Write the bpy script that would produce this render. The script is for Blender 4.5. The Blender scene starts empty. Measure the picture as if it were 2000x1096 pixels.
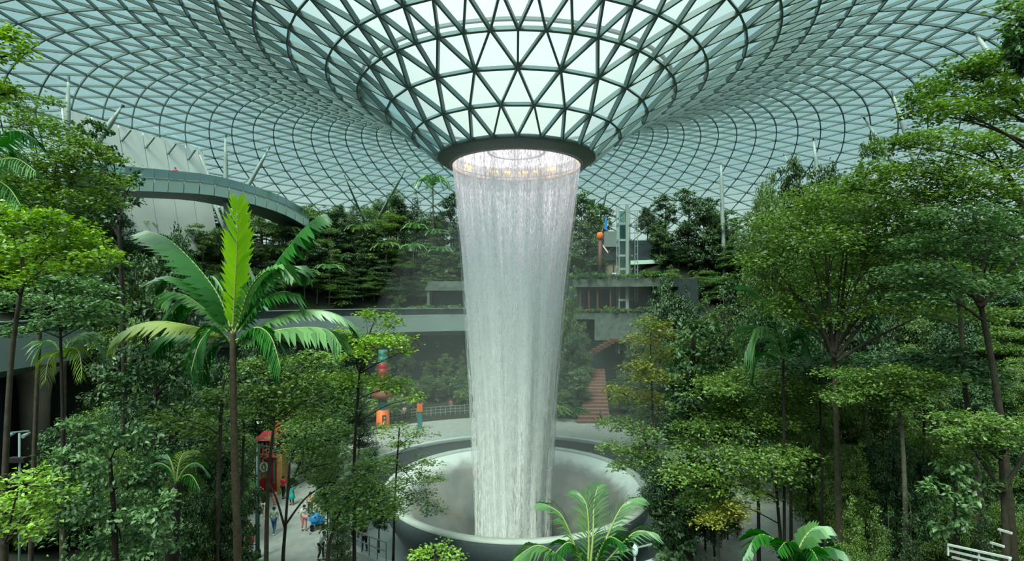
import bpy, math, random
import numpy as np
from mathutils import Vector, Matrix, noise

PI = math.pi
S = bpy.context.scene
COL = S.collection

# ---------------------------------------------------------------- camera, sky, sun, exposure
FPX, HX, HY, CAMZ = 1023.0, 1000.0, 578.0, 15.0
cam_data = bpy.data.cameras.new('camera')
cam_data.sensor_width = 36.0
cam_data.lens = 36.0 * FPX / 2000.0
cam_data.shift_y = (HY - 548.0) / 2000.0
cam_data.clip_start, cam_data.clip_end = 0.1, 600.0
cam = bpy.data.objects.new('camera', cam_data)
COL.objects.link(cam)
cam.location = (0, 0, CAMZ)
cam.rotation_euler = (PI / 2, 0, 0)
S.camera = cam

world = bpy.data.worlds.new('overcast_sky')
S.world = world
world.use_nodes = True
wt = world.node_tree
wt.nodes.clear()
wo = wt.nodes.new('ShaderNodeOutputWorld')
wb = wt.nodes.new('ShaderNodeBackground')
tc = wt.nodes.new('ShaderNodeTexCoord')
sx = wt.nodes.new('ShaderNodeSeparateXYZ')
mr = wt.nodes.new('ShaderNodeMapRange')          # overcast sky: zenith three times the horizon
mr.inputs['From Min'].default_value, mr.inputs['From Max'].default_value = 0.0, 1.0
mr.inputs['To Min'].default_value, mr.inputs['To Max'].default_value = 0.42, 1.26
mu = wt.nodes.new('ShaderNodeMath'); mu.operation = 'MULTIPLY'; mu.inputs[1].default_value = 1.62
wt.links.new(tc.outputs['Generated'], sx.inputs[0])
wt.links.new(sx.outputs['Z'], mr.inputs['Value'])
wt.links.new(mr.outputs[0], mu.inputs[0])
wt.links.new(mu.outputs[0], wb.inputs['Strength'])
wb.inputs['Color'].default_value = (0.92, 1.0, 0.975, 1)
wt.links.new(wb.outputs[0], wo.inputs['Surface'])

sun_data = bpy.data.lights.new('hazy_sun', 'SUN')
sun_data.energy = 9.0
sun_data.angle = math.radians(25)
sun_data.color = (1.0, 0.95, 0.86)
sun = bpy.data.objects.new('hazy_sun', sun_data)
COL.objects.link(sun)
sun.rotation_euler = (math.radians(28), math.radians(-16), 0)

S.view_settings.view_transform = 'Standard'
S.view_settings.look = 'None'
S.view_settings.gamma = 1.0
S.view_settings.use_curve_mapping = False
S.view_settings.exposure = 0.0
try:
    S.cycles.max_bounces = 6
    S.cycles.diffuse_bounces = 3
    S.cycles.glossy_bounces = 2
    S.cycles.transmission_bounces = 4
    S.cycles.transparent_max_bounces = 16
    S.cycles.volume_bounces = 1
    S.cycles.caustics_reflective = False
    S.cycles.caustics_refractive = False
except Exception:
    pass

# ---------------------------------------------------------------- helpers
CX, CY = 0.35, 42.0            # axis of the waterfall


def at(px, py, y):
    """a point seen at pixel px, py that stands at distance y"""
    return Vector(((px - HX) / FPX * y, y, CAMZ - (py - HY) / FPX * y))


def tag(o, label=None, cat=None, group=None, kind=None):
    if label: o['label'] = label
    if cat: o['category'] = cat
    if group: o['group'] = group
    if kind: o['kind'] = kind
    return o


def empty(name, loc=(0, 0, 0), rz=0.0, parent=None):
    o = bpy.data.objects.new(name, None)
    COL.objects.link(o)
    o.location = loc
    o.rotation_euler = (0, 0, rz)
    if parent: o.parent = parent
    return o


def link_mesh(name, me, mat, parent=None):
    o = bpy.data.objects.new(name, me)
    COL.objects.link(o)
    if mat is not None:
        for m in (mat if isinstance(mat, (list, tuple)) else [mat]):
            me.materials.append(m)
    if parent is not None: o.parent = parent
    return o


def np_mesh(name, verts, faces, smooth=False):
    """verts (n,3); faces (m,k) all with k corners"""
    verts = np.asarray(verts, dtype=np.float32)
    faces = np.asarray(faces, dtype=np.int32)
    me = bpy.data.meshes.new(name)
    me.vertices.add(len(verts))
    me.vertices.foreach_set('co', verts.ravel())
    k = faces.shape[1]
    me.loops.add(faces.size)
    me.loops.foreach_set('vertex_index', faces.ravel())
    me.polygons.add(len(faces))
    me.polygons.foreach_set('loop_start', np.arange(len(faces), dtype=np.int32) * k)
    try:
        me.polygons.foreach_set('loop_total', np.full(len(faces), k, dtype=np.int32))
    except Exception:
        pass
    if smooth:
        me.polygons.foreach_set('use_smooth', np.ones(len(faces), dtype=bool))
    me.update(calc_edges=True)
    me.validate()
    return me


class MB:
    """collects boxes, tubes, lathes; build() links them as one mesh object"""
    def __init__(s):
        s.v, s.f, s.m = [], [], []
        s.mi = 0

    def add(s, vs, fs):
        b = len(s.v)
        s.v += [tuple(v) for v in vs]
        s.f += [tuple(i + b for i in f) for f in fs]
        s.m += [s.mi] * len(fs)
        return s

    def box(s, c, size, rz=0.0, taper=1.0):
        x, y, z = size[0] / 2, size[1] / 2, size[2] / 2
        ca, sa = math.cos(rz), math.sin(rz)
        vs = []
        for dz in (-z, z):
            t = taper if dz > 0 else 1.0
            for dx, dy in ((-x, -y), (x, -y), (x, y), (-x, y)):
                vs.append((c[0] + ca * dx * t - sa * dy * t, c[1] + sa * dx * t + ca * dy * t, c[2] + dz))
        return s.add(vs, [(3, 2, 1, 0), (4, 5, 6, 7), (0, 1, 5, 4), (1, 2, 6, 5), (2, 3, 7, 6), (3, 0, 4, 7)])

    def beam(s, a, b, up, w, d):
        """box from a to b, w wide, hanging d along up"""
        a, b, up = Vector(a), Vector(b), Vector(up)
        t = (b - a).normalized()
        sd = t.cross(up)
        sd = sd.normalized() * (w / 2) if sd.length > 1e-6 else Vector((w / 2, 0, 0))
        u = up.normalized() * d
        vs = [a - sd, a + sd, a + sd + u, a - sd + u, b - sd, b + sd, b + sd + u, b - sd + u]
        return s.add(vs, [(0, 1, 2, 3), (7, 6, 5, 4), (0, 4, 5, 1), (1, 5, 6, 2), (2, 6, 7, 3), (3, 7, 4, 0)])

    def tube(s, pts, rad, seg=7, caps=True):
        pts = [Vector(p) for p in pts]
        n = len(pts)
        rr = rad if isinstance(rad, (list, tuple)) else [rad] * n
        vs, fs = [], []
        ref = Vector((0.13, 0.97, 0.2))
        for i, p in enumerate(pts):
            t = (pts[min(i + 1, n - 1)] - pts[max(i - 1, 0)])
            t = t.normalized() if t.length > 1e-9 else Vector((0, 0, 1))
            a = t.cross(ref)
            if a.length < 0.05: a = t.cross(Vector((1, 0, 0)))
            a.normalize()
            b = t.cross(a)
            for k in range(seg):
                an = 2 * PI * k / seg
                vs.append(p + (a * math.cos(an) + b * math.sin(an)) * rr[i])
        for i in range(n - 1):
            for k in range(seg):
                k2 = (k + 1) % seg
                fs.append((i * seg + k, i * seg + k2, (i + 1) * seg + k2, (i + 1) * seg + k))
        if caps:
            fs.append(tuple(range(seg - 1, -1, -1)))
            fs.append(tuple((n - 1) * seg + k for k in range(seg)))
        return s.add(vs, fs)

    def lathe(s, prof, seg=24, c=(0, 0, 0), a0=0.0, a1=2 * PI):
        full = abs(a1 - a0 - 2 * PI) < 1e-6
        m = seg if full else seg + 1
        vs, fs = [], []
        for r, z in prof:
            for k in range(m):
                an = a0 + (a1 - a0) * k / seg
                vs.append((c[0] + r * math.cos(an), c[1] + r * math.sin(an), c[2] + z))
        for i in range(len(prof) - 1):
            for k in range(seg):
                k2 = (k + 1) % m
                fs.append((i * m + k, i * m + k2, (i + 1) * m + k2, (i + 1) * m + k))
        return s.add(vs, fs)

    def ball(s, c, r, seg=10, rings=6):
        rx, ry, rz = r if isinstance(r, (list, tuple)) else (r, r, r)
        vs, fs = [], []
        for i in range(rings + 1):
            ph = -PI / 2 + PI * i / rings
            for k in range(seg):
                an = 2 * PI * k / seg
                vs.append((c[0] + rx * math.cos(ph) * math.cos(an), c[1] + ry * math.cos(ph) * math.sin(an), c[2] + rz * math.sin(ph)))
        for i in range(rings):
            for k in range(seg):
                k2 = (k + 1) % seg
                fs.append((i * seg + k, i * seg + k2, (i + 1) * seg + k2, (i + 1) * seg + k))
        return s.add(vs, fs)

    def poly(s, pts):
        return s.add(pts, [tuple(range(len(pts)))])

    def prism(s, pts, off):
        off = Vector(off)
        p = [Vector(q) for q in pts]
        n = len(p)
        return s.add(p + [q + off for q in p], [tuple(range(n - 1, -1, -1)), tuple(range(n, 2 * n))] +
                     [(i, (i + 1) % n, n + (i + 1) % n, n + i) for i in range(n)])

    def mesh(s, name, smooth=False):
        me = bpy.data.meshes.new(name)
        me.from_pydata(s.v, [], s.f)
        if any(s.m): me.polygons.foreach_set('material_index', s.m)
        if smooth: me.polygons.foreach_set('use_smooth', [True] * len(s.f))
        me.update()
        return me

    def build(s, name, mat, parent=None, smooth=False):
        return link_mesh(name, s.mesh(name, smooth), mat, parent)


# ---------------------------------------------------------------- materials
def lin(c):
    return tuple((x / 255 / 12.92) if x / 255 <= 0.04045 else ((x / 255 + 0.055) / 1.055) ** 2.4 for x in c) + (1,)


def new_mat(name):
    m = bpy.data.materials.new(name)
    m.use_nodes = True
    m.node_tree.nodes.clear()
    out = m.node_tree.nodes.new('ShaderNodeOutputMaterial')
    return m, m.node_tree, out


def solid(name, rgb, rough=0.6, metal=0.0, var=0.18, scale=6.0, bump=0.0, emit=None, es=0.0, spec=0.4):
    """principled surface with procedural mottling"""
    m, t, out = new_mat(name)
    p = t.nodes.new('ShaderNodeBsdfPrincipled')
    p.inputs['Roughness'].default_value = rough
    p.inputs['Metallic'].default_value = metal
    p.inputs['Specular IOR Level'].default_value = spec
    c = lin(rgb)
    tcn = t.nodes.new('ShaderNodeTexCoord')
    nz = t.nodes.new('ShaderNodeTexNoise')
    nz.inputs['Scale'].default_value = scale
    nz.inputs['Detail'].default_value = 4
    t.links.new(tcn.outputs['Object'], nz.inputs['Vector'])
    rp = t.nodes.new('ShaderNodeValToRGB')
    rp.color_ramp.elements[0].position, rp.color_ramp.elements[1].position = 0.3, 0.7
    rp.color_ramp.elements[0].color = tuple(x * (1 - var) for x in c[:3]) + (1,)
    rp.color_ramp.elements[1].color = tuple(min(1, x * (1 + var)) for x in c[:3]) + (1,)
    t.links.new(nz.outputs['Fac'], rp.inputs[0])
    t.links.new(rp.outputs[0], p.inputs['Base Color'])
    if bump:
        bp = t.nodes.new('ShaderNodeBump')
        bp.inputs['Strength'].default_value = bump
        t.links.new(nz.outputs['Fac'], bp.inputs['Height'])
        t.links.new(bp.outputs[0], p.inputs['Normal'])
    if emit:
        p.inputs['Emission Color'].default_value = lin(emit)
        p.inputs['Emission Strength'].default_value = es
    t.links.new(p.outputs[0], out.inputs[0])
    return m


def leaf_mat(name, dark, light, trans=0.35, rough=0.5, gloss=0.06, pos=(0.1, 0.9)):
    """leaf: each leaf its own tone, light passes through it, slight shine"""
    m, t, out = new_mat(name)
    g = t.nodes.new('ShaderNodeNewGeometry')
    oi = t.nodes.new('ShaderNodeObjectInfo')
    ad = t.nodes.new('ShaderNodeMath'); ad.operation = 'MULTIPLY_ADD'
    ad.inputs[1].default_value = 0.7
    m2 = t.nodes.new('ShaderNodeMath'); m2.operation = 'MULTIPLY'; m2.inputs[1].default_value = 0.3
    t.links.new(oi.outputs['Random'], m2.inputs[0])
    t.links.new(g.outputs['Random Per Island'], ad.inputs[0])
    t.links.new(m2.outputs[0], ad.inputs[2])
    rp = t.nodes.new('ShaderNodeValToRGB')
    rp.color_ramp.elements[0].position, rp.color_ramp.elements[1].position = pos
    rp.color_ramp.elements[0].color = lin(dark)
    rp.color_ramp.elements[1].color = lin(light)
    t.links.new(ad.outputs[0], rp.inputs[0])
    df = t.nodes.new('ShaderNodeBsdfDiffuse')
    tr = t.nodes.new('ShaderNodeBsdfTranslucent')
    mx = t.nodes.new('ShaderNodeMixShader'); mx.inputs[0].default_value = trans
    gl = t.nodes.new('ShaderNodeBsdfGlossy'); gl.inputs['Roughness'].default_value = rough
    gl.inputs['Color'].default_value = (0.85, 0.95, 0.95, 1)
    mg = t.nodes.new('ShaderNodeMixShader'); mg.inputs[0].default_value = gloss
    hs = t.nodes.new('ShaderNodeHueSaturation')
    hs.inputs['Saturation'].default_value = 1.15; hs.inputs['Value'].default_value = 1.3
    t.links.new(rp.outputs[0], hs.inputs['Color'])
    t.links.new(rp.outputs[0], df.inputs[0]); t.links.new(hs.outputs[0], tr.inputs[0])
    t.links.new(df.outputs[0], mx.inputs[1]); t.links.new(tr.outputs[0], mx.inputs[2])
    t.links.new(mx.outputs[0], mg.inputs[1]); t.links.new(gl.outputs[0], mg.inputs[2])
    t.links.new(mg.outputs[0], out.inputs[0])
    return m


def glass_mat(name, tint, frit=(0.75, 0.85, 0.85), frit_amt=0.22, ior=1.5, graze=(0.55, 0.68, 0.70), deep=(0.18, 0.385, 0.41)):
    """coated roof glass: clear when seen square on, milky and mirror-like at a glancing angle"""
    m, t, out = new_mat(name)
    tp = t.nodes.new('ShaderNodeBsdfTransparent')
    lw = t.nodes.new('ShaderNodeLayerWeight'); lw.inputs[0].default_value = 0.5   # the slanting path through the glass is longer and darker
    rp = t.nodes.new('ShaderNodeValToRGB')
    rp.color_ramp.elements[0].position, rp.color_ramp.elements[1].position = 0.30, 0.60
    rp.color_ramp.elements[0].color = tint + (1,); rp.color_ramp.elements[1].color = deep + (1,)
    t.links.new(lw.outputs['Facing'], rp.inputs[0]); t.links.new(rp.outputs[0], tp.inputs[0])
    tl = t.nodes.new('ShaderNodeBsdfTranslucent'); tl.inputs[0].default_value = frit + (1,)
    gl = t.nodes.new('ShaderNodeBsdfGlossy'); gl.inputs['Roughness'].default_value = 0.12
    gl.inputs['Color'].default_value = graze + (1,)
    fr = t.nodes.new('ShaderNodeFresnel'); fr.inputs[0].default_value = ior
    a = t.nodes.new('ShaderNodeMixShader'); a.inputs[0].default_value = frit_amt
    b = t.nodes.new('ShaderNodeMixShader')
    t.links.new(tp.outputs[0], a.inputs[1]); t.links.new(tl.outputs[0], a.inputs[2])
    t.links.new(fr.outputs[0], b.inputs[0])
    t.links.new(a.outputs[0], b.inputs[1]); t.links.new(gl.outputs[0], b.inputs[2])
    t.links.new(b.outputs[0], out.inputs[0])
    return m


M = {}
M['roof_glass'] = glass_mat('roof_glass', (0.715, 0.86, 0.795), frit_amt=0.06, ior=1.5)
M['rail_glass'] = glass_mat('rail_glass', (0.62, 0.80, 0.78), (0.6, 0.78, 0.78), 0.30)
M['steel'] = solid('painted_steel', (102, 124, 124), 0.45, 0.0, 0.08)
M['collar'] = solid('collar_metal', (120, 128, 128), 0.4, 0.2, 0.06)
M['pale_steel'] = solid('pale_column_paint', (140, 156, 153), 0.5, 0, 0.06)
M['concrete'] = solid('concrete', (126, 140, 140), 0.75, 0, 0.12, 0.8)
M['pale_concrete'] = solid('pale_concrete', (172, 186, 184), 0.7, 0, 0.08, 0.6)
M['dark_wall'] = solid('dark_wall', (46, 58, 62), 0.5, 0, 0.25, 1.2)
M['paving'] = solid('granite_paving', (150, 156, 152), 0.5, 0, 0.14, 1.6)
M['soil'] = solid('planted_soil', (30, 40, 26), 0.95, 0, 0.5, 1.5, 0.3)
M['white_panel'] = solid('white_panel', (240, 244, 242), 0.6, 0, 0.04, 0.4)
M['bark'] = solid('bark', (62, 58, 48), 0.9, 0, 0.35, 5, 0.5)
M['dark_bark'] = solid('dark_bark', (40, 36, 32), 0.95, 0, 0.4, 6, 0.5)
M['pale_bark'] = solid('pale_bark', (88, 86, 74), 0.9, 0, 0.3, 5, 0.4)
M['palm_bark'] = solid('palm_bark', (78, 70, 56), 0.9, 0, 0.3, 8, 0.4)
# ---------------------------------------------------------------- the glass roof: a ring-shaped dome dipping to the oculus
from bisect import bisect
PROF = [(6.2, 26.05), (8.06, 27.55), (10.05, 29.05), (12.1, 30.4), (14.6, 31.5), (20, 33.5), (28, 35.2), (38, 35.7),
        (48, 34.4), (58, 31.6), (67, 27.2), (75, 21.2), (81, 13.8), (85, 6), (86.4, -1)]


def catmull(P, n=40):
    out = []
    for i in range(len(P) - 1):
        p0, p1, p2, p3 = P[max(i - 1, 0)], P[i], P[i + 1], P[min(i + 2, len(P) - 1)]
        for k in range(n):
            t = k / n
            out.append(tuple(0.5 * (2 * p1[j] + (p2[j] - p0[j]) * t + (2 * p0[j] - 5 * p1[j] + 4 * p2[j] - p3[j]) * t * t +
                                    (3 * p1[j] - p0[j] - 3 * p2[j] + p3[j]) * t ** 3) for j in range(len(P[0]))))
    out.append(tuple(P[-1]))
    return out


def curve_pts(P, n=8):
    return [Vector(q) for q in catmull([tuple(p) for p in P], n)]


FINE = catmull(PROF)


def roof_z(r):
    rs = [q[0] for q in FINE]
    i = min(max(bisect(rs, r), 1), len(FINE) - 1)
    a, b = FINE[i - 1], FINE[i]
    return a[1] + (b[1] - a[1]) * (r - a[0]) / max(b[0] - a[0], 1e-6)


rings = [(6.2, 24), (8.06, 24), (10.05, 24), (12.1, 48), (14.3, 48), (16.8, 48)]
acc, last = 0.0, None
for q in FINE:
    if q[0] < 16.8: continue
    if last is not None: acc += math.dist(q, last)
    last = q
    step = 2.15 if q[0] < 30 else 2.35
    if acc >= step:
        rings.append((q[0], 96)); acc = 0.0
rings[6:6] = []
RING = []
off = PI / 2 + PI / 24 * 0
prev_n = None
for r, n in rings:
    if prev_n is not None and n == prev_n: off += PI / n
    prev_n = n
    z = roof_z(r)
    RING.append([Vector((CX + r * math.cos(off + 2 * PI * k / n), CY + r * math.sin(off + 2 * PI * k / n), z)) for k in range(n)])

tris, edges = [], []
for i in range(len(RING) - 1):
    A, B = RING[i], RING[i + 1]
    n, m = len(A), len(B)
    if i > 0:
        for k in range(n): edges.append((A[k], A[(k + 1) % n], i))
    if m == n:
        for k in range(n):
            k1 = (k + 1) % n
            tris.append((A[k], A[k1], B[k])); tris.append((A[k1], B[k1], B[k]))
            edges.append((A[k], B[k], i)); edges.append((A[k1], B[k], i))
    else:
        for k in range(n):
            k1 = (k + 1) % n
            tris.append((A[k], B[(2 * k - 1) % m], B[2 * k])); tris.append((A[k], B[2 * k], B[2 * k + 1]))
            tris.append((A[k], B[2 * k + 1], A[k1]))
            for j in (-1, 0, 1): edges.append((A[k], B[(2 * k + j) % m], i))
NR = len(RING)


def seen_size(pts):
    """rough size in the picture of a small piece, 0 if outside it"""
    c = sum(pts, Vector()) / len(pts)
    if c.y < 4: return 0
    if abs(c.x / c.y) > 1.0 or not -0.1 < (c.z - CAMZ) / c.y < 0.58: return 0
    q = [(p.x / max(p.y, 1), p.z / max(p.y, 1)) for p in pts]
    return max(math.dist(q[0], q[-1]), math.dist(q[0], q[1]))


def down_normal(p):
    r = math.hypot(p.x - CX, p.y - CY)
    dz = (roof_z(r + 0.3) - roof_z(max(r - 0.3, 6.2))) / 0.6 if r > 6.6 else 0.8
    a = math.atan2(p.y - CY, p.x - CX)
    return Vector((dz * math.cos(a), dz * math.sin(a), -1)).normalized()


ceiling = empty('ceiling', (CX, CY, 0))
tag(ceiling, 'domed glass roof of triangular panes in a steel lattice around the waterfall opening', None, None, 'structure')
INV = Vector((-CX, -CY, 0))


def area_seen(t):
    c = sum(t, Vector()) / 3
    if seen_size(list(t)) == 0: return 0
    q = [(p.x / p.y, p.z / p.y) for p in t]
    return abs((q[1][0] - q[0][0]) * (q[2][1] - q[0][1]) - (q[2][0] - q[0][0]) * (q[1][1] - q[0][1]))


order = sorted(range(len(tris)), key=lambda i: -area_seen(tris[i]))
big = set(order[:300])
restp = MB()
for i, t in enumerate(tris):
    c = sum(t, Vector()) / 3
    pts = [p + (c - p) * 0.02 + INV for p in t]
    if (pts[1] - pts[0]).cross(pts[2] - pts[0]).dot(down_normal(c)) < 0: pts.reverse()
    if i in big:
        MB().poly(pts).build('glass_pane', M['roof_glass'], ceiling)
    else:
        restp.poly(pts)
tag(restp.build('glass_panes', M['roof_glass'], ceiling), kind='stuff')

order = sorted(range(len(edges)), key=lambda i: -seen_size(list(edges[i][:2])))
big = set(order[:300])
restb = MB()
for i, (a, b, ri) in enumerate(edges):
    r = math.hypot(a.x - CX, a.y - CY)
    w = 0.135 if r < 22 else 0.12
    d = 0.36 if r < 15 else (0.36 - 0.16 * min((r - 15) / 12, 1))
    up = down_normal((a + b) / 2)
    if i in big:
        MB().beam(a + INV, b + INV, up, w, d).build('roof_beam', M['steel'], ceiling)
    else:
        restb.beam(a + INV, b + INV, up, w, d)
tag(restb.build('roof_beams', M['steel'], ceiling), kind='stuff')
# stout ring beam at the fourth ring
rb = MB()
A = RING[3]
for k in range(len(A)):
    p, q = A[k] + INV, A[(k + 1) % len(A)] + INV
    rb.beam(p + Vector((0, 0, 0.35)), q + Vector((0, 0, 0.35)), Vector((0, 0, 1)), 0.2, 0.18)
rb.build('ring_beam', M['steel'], ceiling)

# ---------------------------------------------------------------- oculus collar
oc = tag(empty('oculus_collar', (CX, CY, 25.3)), 'dark steel collar around the roof opening that pours the waterfall', 'collar')
MB().lathe([(6.25, 0.78), (6.3, 0.55), (6.1, 0.42), (5.45, 0.05), (5.28, 0.0), (5.22, 0.06), (5.22, 0.4)], 96).build('collar_ring', M['collar'], oc, True)
m, t, out = new_mat('milky_ceiling_film')
tl = t.nodes.new('ShaderNodeBsdfTranslucent'); tl.inputs[0].default_value = (0.52, 0.50, 0.57, 1)
df = t.nodes.new('ShaderNodeBsdfDiffuse'); df.inputs[0].default_value = (0.8, 0.77, 0.84, 1)
mx = t.nodes.new('ShaderNodeMixShader'); mx.inputs[0].default_value = 0.25
t.links.new(tl.outputs[0], mx.inputs[1]); t.links.new(df.outputs[0], mx.inputs[2]); t.links.new(mx.outputs[0], out.inputs[0])
M['film'] = m
MB().lathe([(5.22, 1.15), (3.0, 1.3), (2.35, 1.32)], 64).build('skylight', M['film'], oc, True)
MB().lathe([(2.35, 1.2), (2.4, 1.34), (2.2, 1.34), (2.15, 1.2), (2.35, 1.2)], 64).build('skylight_ring', M['white_panel'], oc, True)
MB().lathe([(2.2, 1.34), (0.02, 1.5)], 48).build('skylight_centre', M['film'], oc, True)
MB().lathe([(5.22, 0.4), (5.2, 1.15)], 64).build('inner_wall', M['white_panel'], oc, True)
M['warm_lamp'] = solid('warm_lamp', (255, 214, 150), 0.4, 0, 0.02, 1, 0, (255, 196, 110), 2.6)
for k in range(24):
    a = 2 * PI * (k + 0.5) / 24
    if 0.34 * PI < a < 0.66 * PI or k % 3 == 0:
        MB().box((5.06 * math.cos(a), 5.06 * math.sin(a), 0.8), (0.1, 0.85, 0.13), a).build('lamp_strip', M['warm_lamp'], oc)
M['pale_warm'] = solid('cream_lip', (238, 216, 186), 0.5, 0, 0.03)
MB().lathe([(5.15, 0.02), (5.2, 0.3), (5.12, 0.3), (5.07, 0.02), (5.15, 0.02)], 96).build('pouring_lip', M['pale_warm'], oc, True)

lamp = bpy.data.lights.new('oculus_lamp', 'AREA')
lamp.shape, lamp.size, lamp.energy, lamp.color = 'DISK', 4.0, 520, (1.0, 0.90, 0.96)
lo = bpy.data.objects.new('oculus_lamp', lamp); COL.objects.link(lo); lo.location = (CX, CY, 26.35)

# ---------------------------------------------------------------- falling water
WP = [(5.12, 25.3), (4.98, 24.2), (4.62, 21.4), (4.2, 18.0), (3.85, 14.6), (3.45, 10.4), (3.1, 6.6), (2.83, 3.2), (2.62, 0.2), (2.5, -2.6), (2.42, -7.6)]


def water_mat(name, seed, dens0, dens1, xs=95.0, zs=1.5):
    """a curtain of drops: strings of water with gaps, thicker the further it has fallen"""
    m, t, out = new_mat(name)
    L = t.links.new
    tcn = t.nodes.new('ShaderNodeTexCoord')
    sp = t.nodes.new('ShaderNodeSeparateXYZ'); L(tcn.outputs['Object'], sp.inputs[0])
    at2 = t.nodes.new('ShaderNodeMath'); at2.operation = 'ARCTAN2'
    L(sp.outputs['Y'], at2.inputs[0]); L(sp.outputs['X'], at2.inputs[1])

    def nz(ax, az, det, sd, rough=0.6):
        cb = t.nodes.new('ShaderNodeCombineXYZ')
        a1 = t.nodes.new('ShaderNodeMath'); a1.operation = 'MULTIPLY'; a1.inputs[1].default_value = ax
        z1 = t.nodes.new('ShaderNodeMath'); z1.operation = 'MULTIPLY'; z1.inputs[1].default_value = az
        L(at2.outputs[0], a1.inputs[0]); L(sp.outputs['Z'], z1.inputs[0])
        L(a1.outputs[0], cb.inputs[0]); L(z1.outputs[0], cb.inputs[1]); cb.inputs[2].default_value = sd
        n = t.nodes.new('ShaderNodeTexNoise'); n.inputs['Scale'].default_value = 1.0
        n.inputs['Detail'].default_value = det; n.inputs['Roughness'].default_value = rough
        L(cb.outputs[0], n.inputs['Vector'])
        return n.outputs['Fac']
    fine = nz(xs, zs * 2.2, 3, seed, 0.7)
    broad = nz(9, 0.05, 2, seed + 7.3)
    mid = nz(34, 0.16, 2, seed + 3.1)
    mp = t.nodes.new('ShaderNodeMapRange')
    mp.inputs['From Min'].default_value, mp.inputs['From Max'].default_value = 23.5, 4.0
    mp.inputs['To Min'].default_value, mp.inputs['To Max'].default_value = dens0, dens1
    L(sp.outputs['Z'], mp.inputs['Value'])

    def ma(op, a, b):
        n = t.nodes.new('ShaderNodeMath'); n.operation = op
        for i, q in enumerate((a, b)):
            if isinstance(q, (int, float)): n.inputs[i].default_value = q
            else: L(q, n.inputs[i])
        return n.outputs[0]
    f = ma('SUBTRACT', fine, 0.5); f = ma('MULTIPLY', f, 3.2)
    g = ma('SUBTRACT', mid, 0.5); g = ma('MULTIPLY', g, 1.1)
    h = ma('SUBTRACT', broad, 0.5); h = ma('MULTIPLY', h, 1.3)
    a = ma('ADD', f, mp.outputs[0]); a = ma('ADD', a, g); a = ma('ADD', a, h)
    cl = t.nodes.new('ShaderNodeClamp'); cl.inputs['Min'].default_value = 0.03; cl.inputs['Max'].default_value = 0.93
    L(a, cl.inputs['Value'])
    tp = t.nodes.new('ShaderNodeBsdfTransparent')
    df = t.nodes.new('ShaderNodeBsdfDiffuse'); df.inputs[0].default_value = (0.93, 0.97, 0.97, 1)
    gn = t.nodes.new('ShaderNodeNewGeometry')          # drops are round: they catch the light from above
    vm = t.nodes.new('ShaderNodeVectorMath'); vm.operation = 'MULTIPLY_ADD'
    vm.inputs[1].default_value = (0.55, 0.55, 0.55); vm.inputs[2].default_value = (0, 0, 0.85)
    vn = t.nodes.new('ShaderNodeVectorMath'); vn.operation = 'NORMALIZE'
    L(gn.outputs['Normal'], vm.inputs[0]); L(vm.outputs[0], vn.inputs[0]); L(vn.outputs[0], df.inputs['Normal'])
    tl = t.nodes.new('ShaderNodeBsdfTranslucent'); tl.inputs[0].default_value = (0.93, 0.97, 0.97, 1)
    gl = t.nodes.new('ShaderNodeBsdfGlossy'); gl.inputs['Roughness'].default_value = 0.5
    m1 = t.nodes.new('ShaderNodeMixShader'); m1.inputs[0].default_value = 0.3
    m3 = t.nodes.new('ShaderNodeMixShader'); m3.inputs[0].default_value = 0.1
    m2 = t.nodes.new('ShaderNodeMixShader')
    L(df.outputs[0], m1.inputs[1]); L(tl.outputs[0], m1.inputs[2])
    L(m1.outputs[0], m3.inputs[1]); L(gl.outputs[0], m3.inputs[2])
    L(cl.outputs[0], m2.inputs[0]); L(tp.outputs[0], m2.inputs[1]); L(m3.outputs[0], m2.inputs[2])
    L(m2.outputs[0], out.inputs[0])
    return m


M['water_a'] = water_mat('falling_water', 1.7, 0.54, 1.0)
M['water_b'] = water_mat('falling_water_inner', 9.2, 0.38, 0.75, 70)
M['water_c'] = water_mat('falling_spray', 4.4, -0.12, 0.34, 60, 0.8)
wf = tag(empty('waterfall', (CX, CY, 0)), 'tall white column of falling water pouring from the roof opening into the round pool', 'waterfall')


def sheet(name, prof, mat, wob, seed):
    vs, fs = [], []
    seg = 180
    fine = catmull(prof, 10)
    for r, z in fine:
        for k in range(seg):
            a = 2 * PI * k / seg
            q = noise.noise(Vector((math.cos(a) * 3 + seed, math.sin(a) * 3, z * 0.06)))
            fall = (25.4 - z) / 25
            rr = r + wob * q * (0.15 + fall)
            vs.append((rr * math.cos(a) - 0.3 * fall * 0.9, rr * math.sin(a), z))
    n = len(fine)
    fs = [(i * seg + k, i * seg + (k + 1) % seg, (i + 1) * seg + (k + 1) % seg, (i + 1) * seg + k) for i in range(n - 1) for k in range(seg)]
    return link_mesh(name, np_mesh(name, vs, fs, True), mat, wf)


tag(sheet('water_curtain', WP, M['water_a'], 0.35, 2.0), kind='stuff')
tag(sheet('inner_curtain', [(r * 0.93 - 0.02, z) for r, z in WP[1:]], M['water_b'], 0.7, 5.0), kind='stuff')
def mist_mat(name, d):
    m, t, out = new_mat(name)
    v = t.nodes.new('ShaderNodeVolumeScatter')
    v.inputs['Color'].default_value = (0.97, 1, 0.99, 1)
    v.inputs['Density'].default_value = d
    v.inputs['Anisotropy'].default_value = 0.2
    t.links.new(v.outputs[0], out.inputs['Volume'])
    return m


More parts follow.
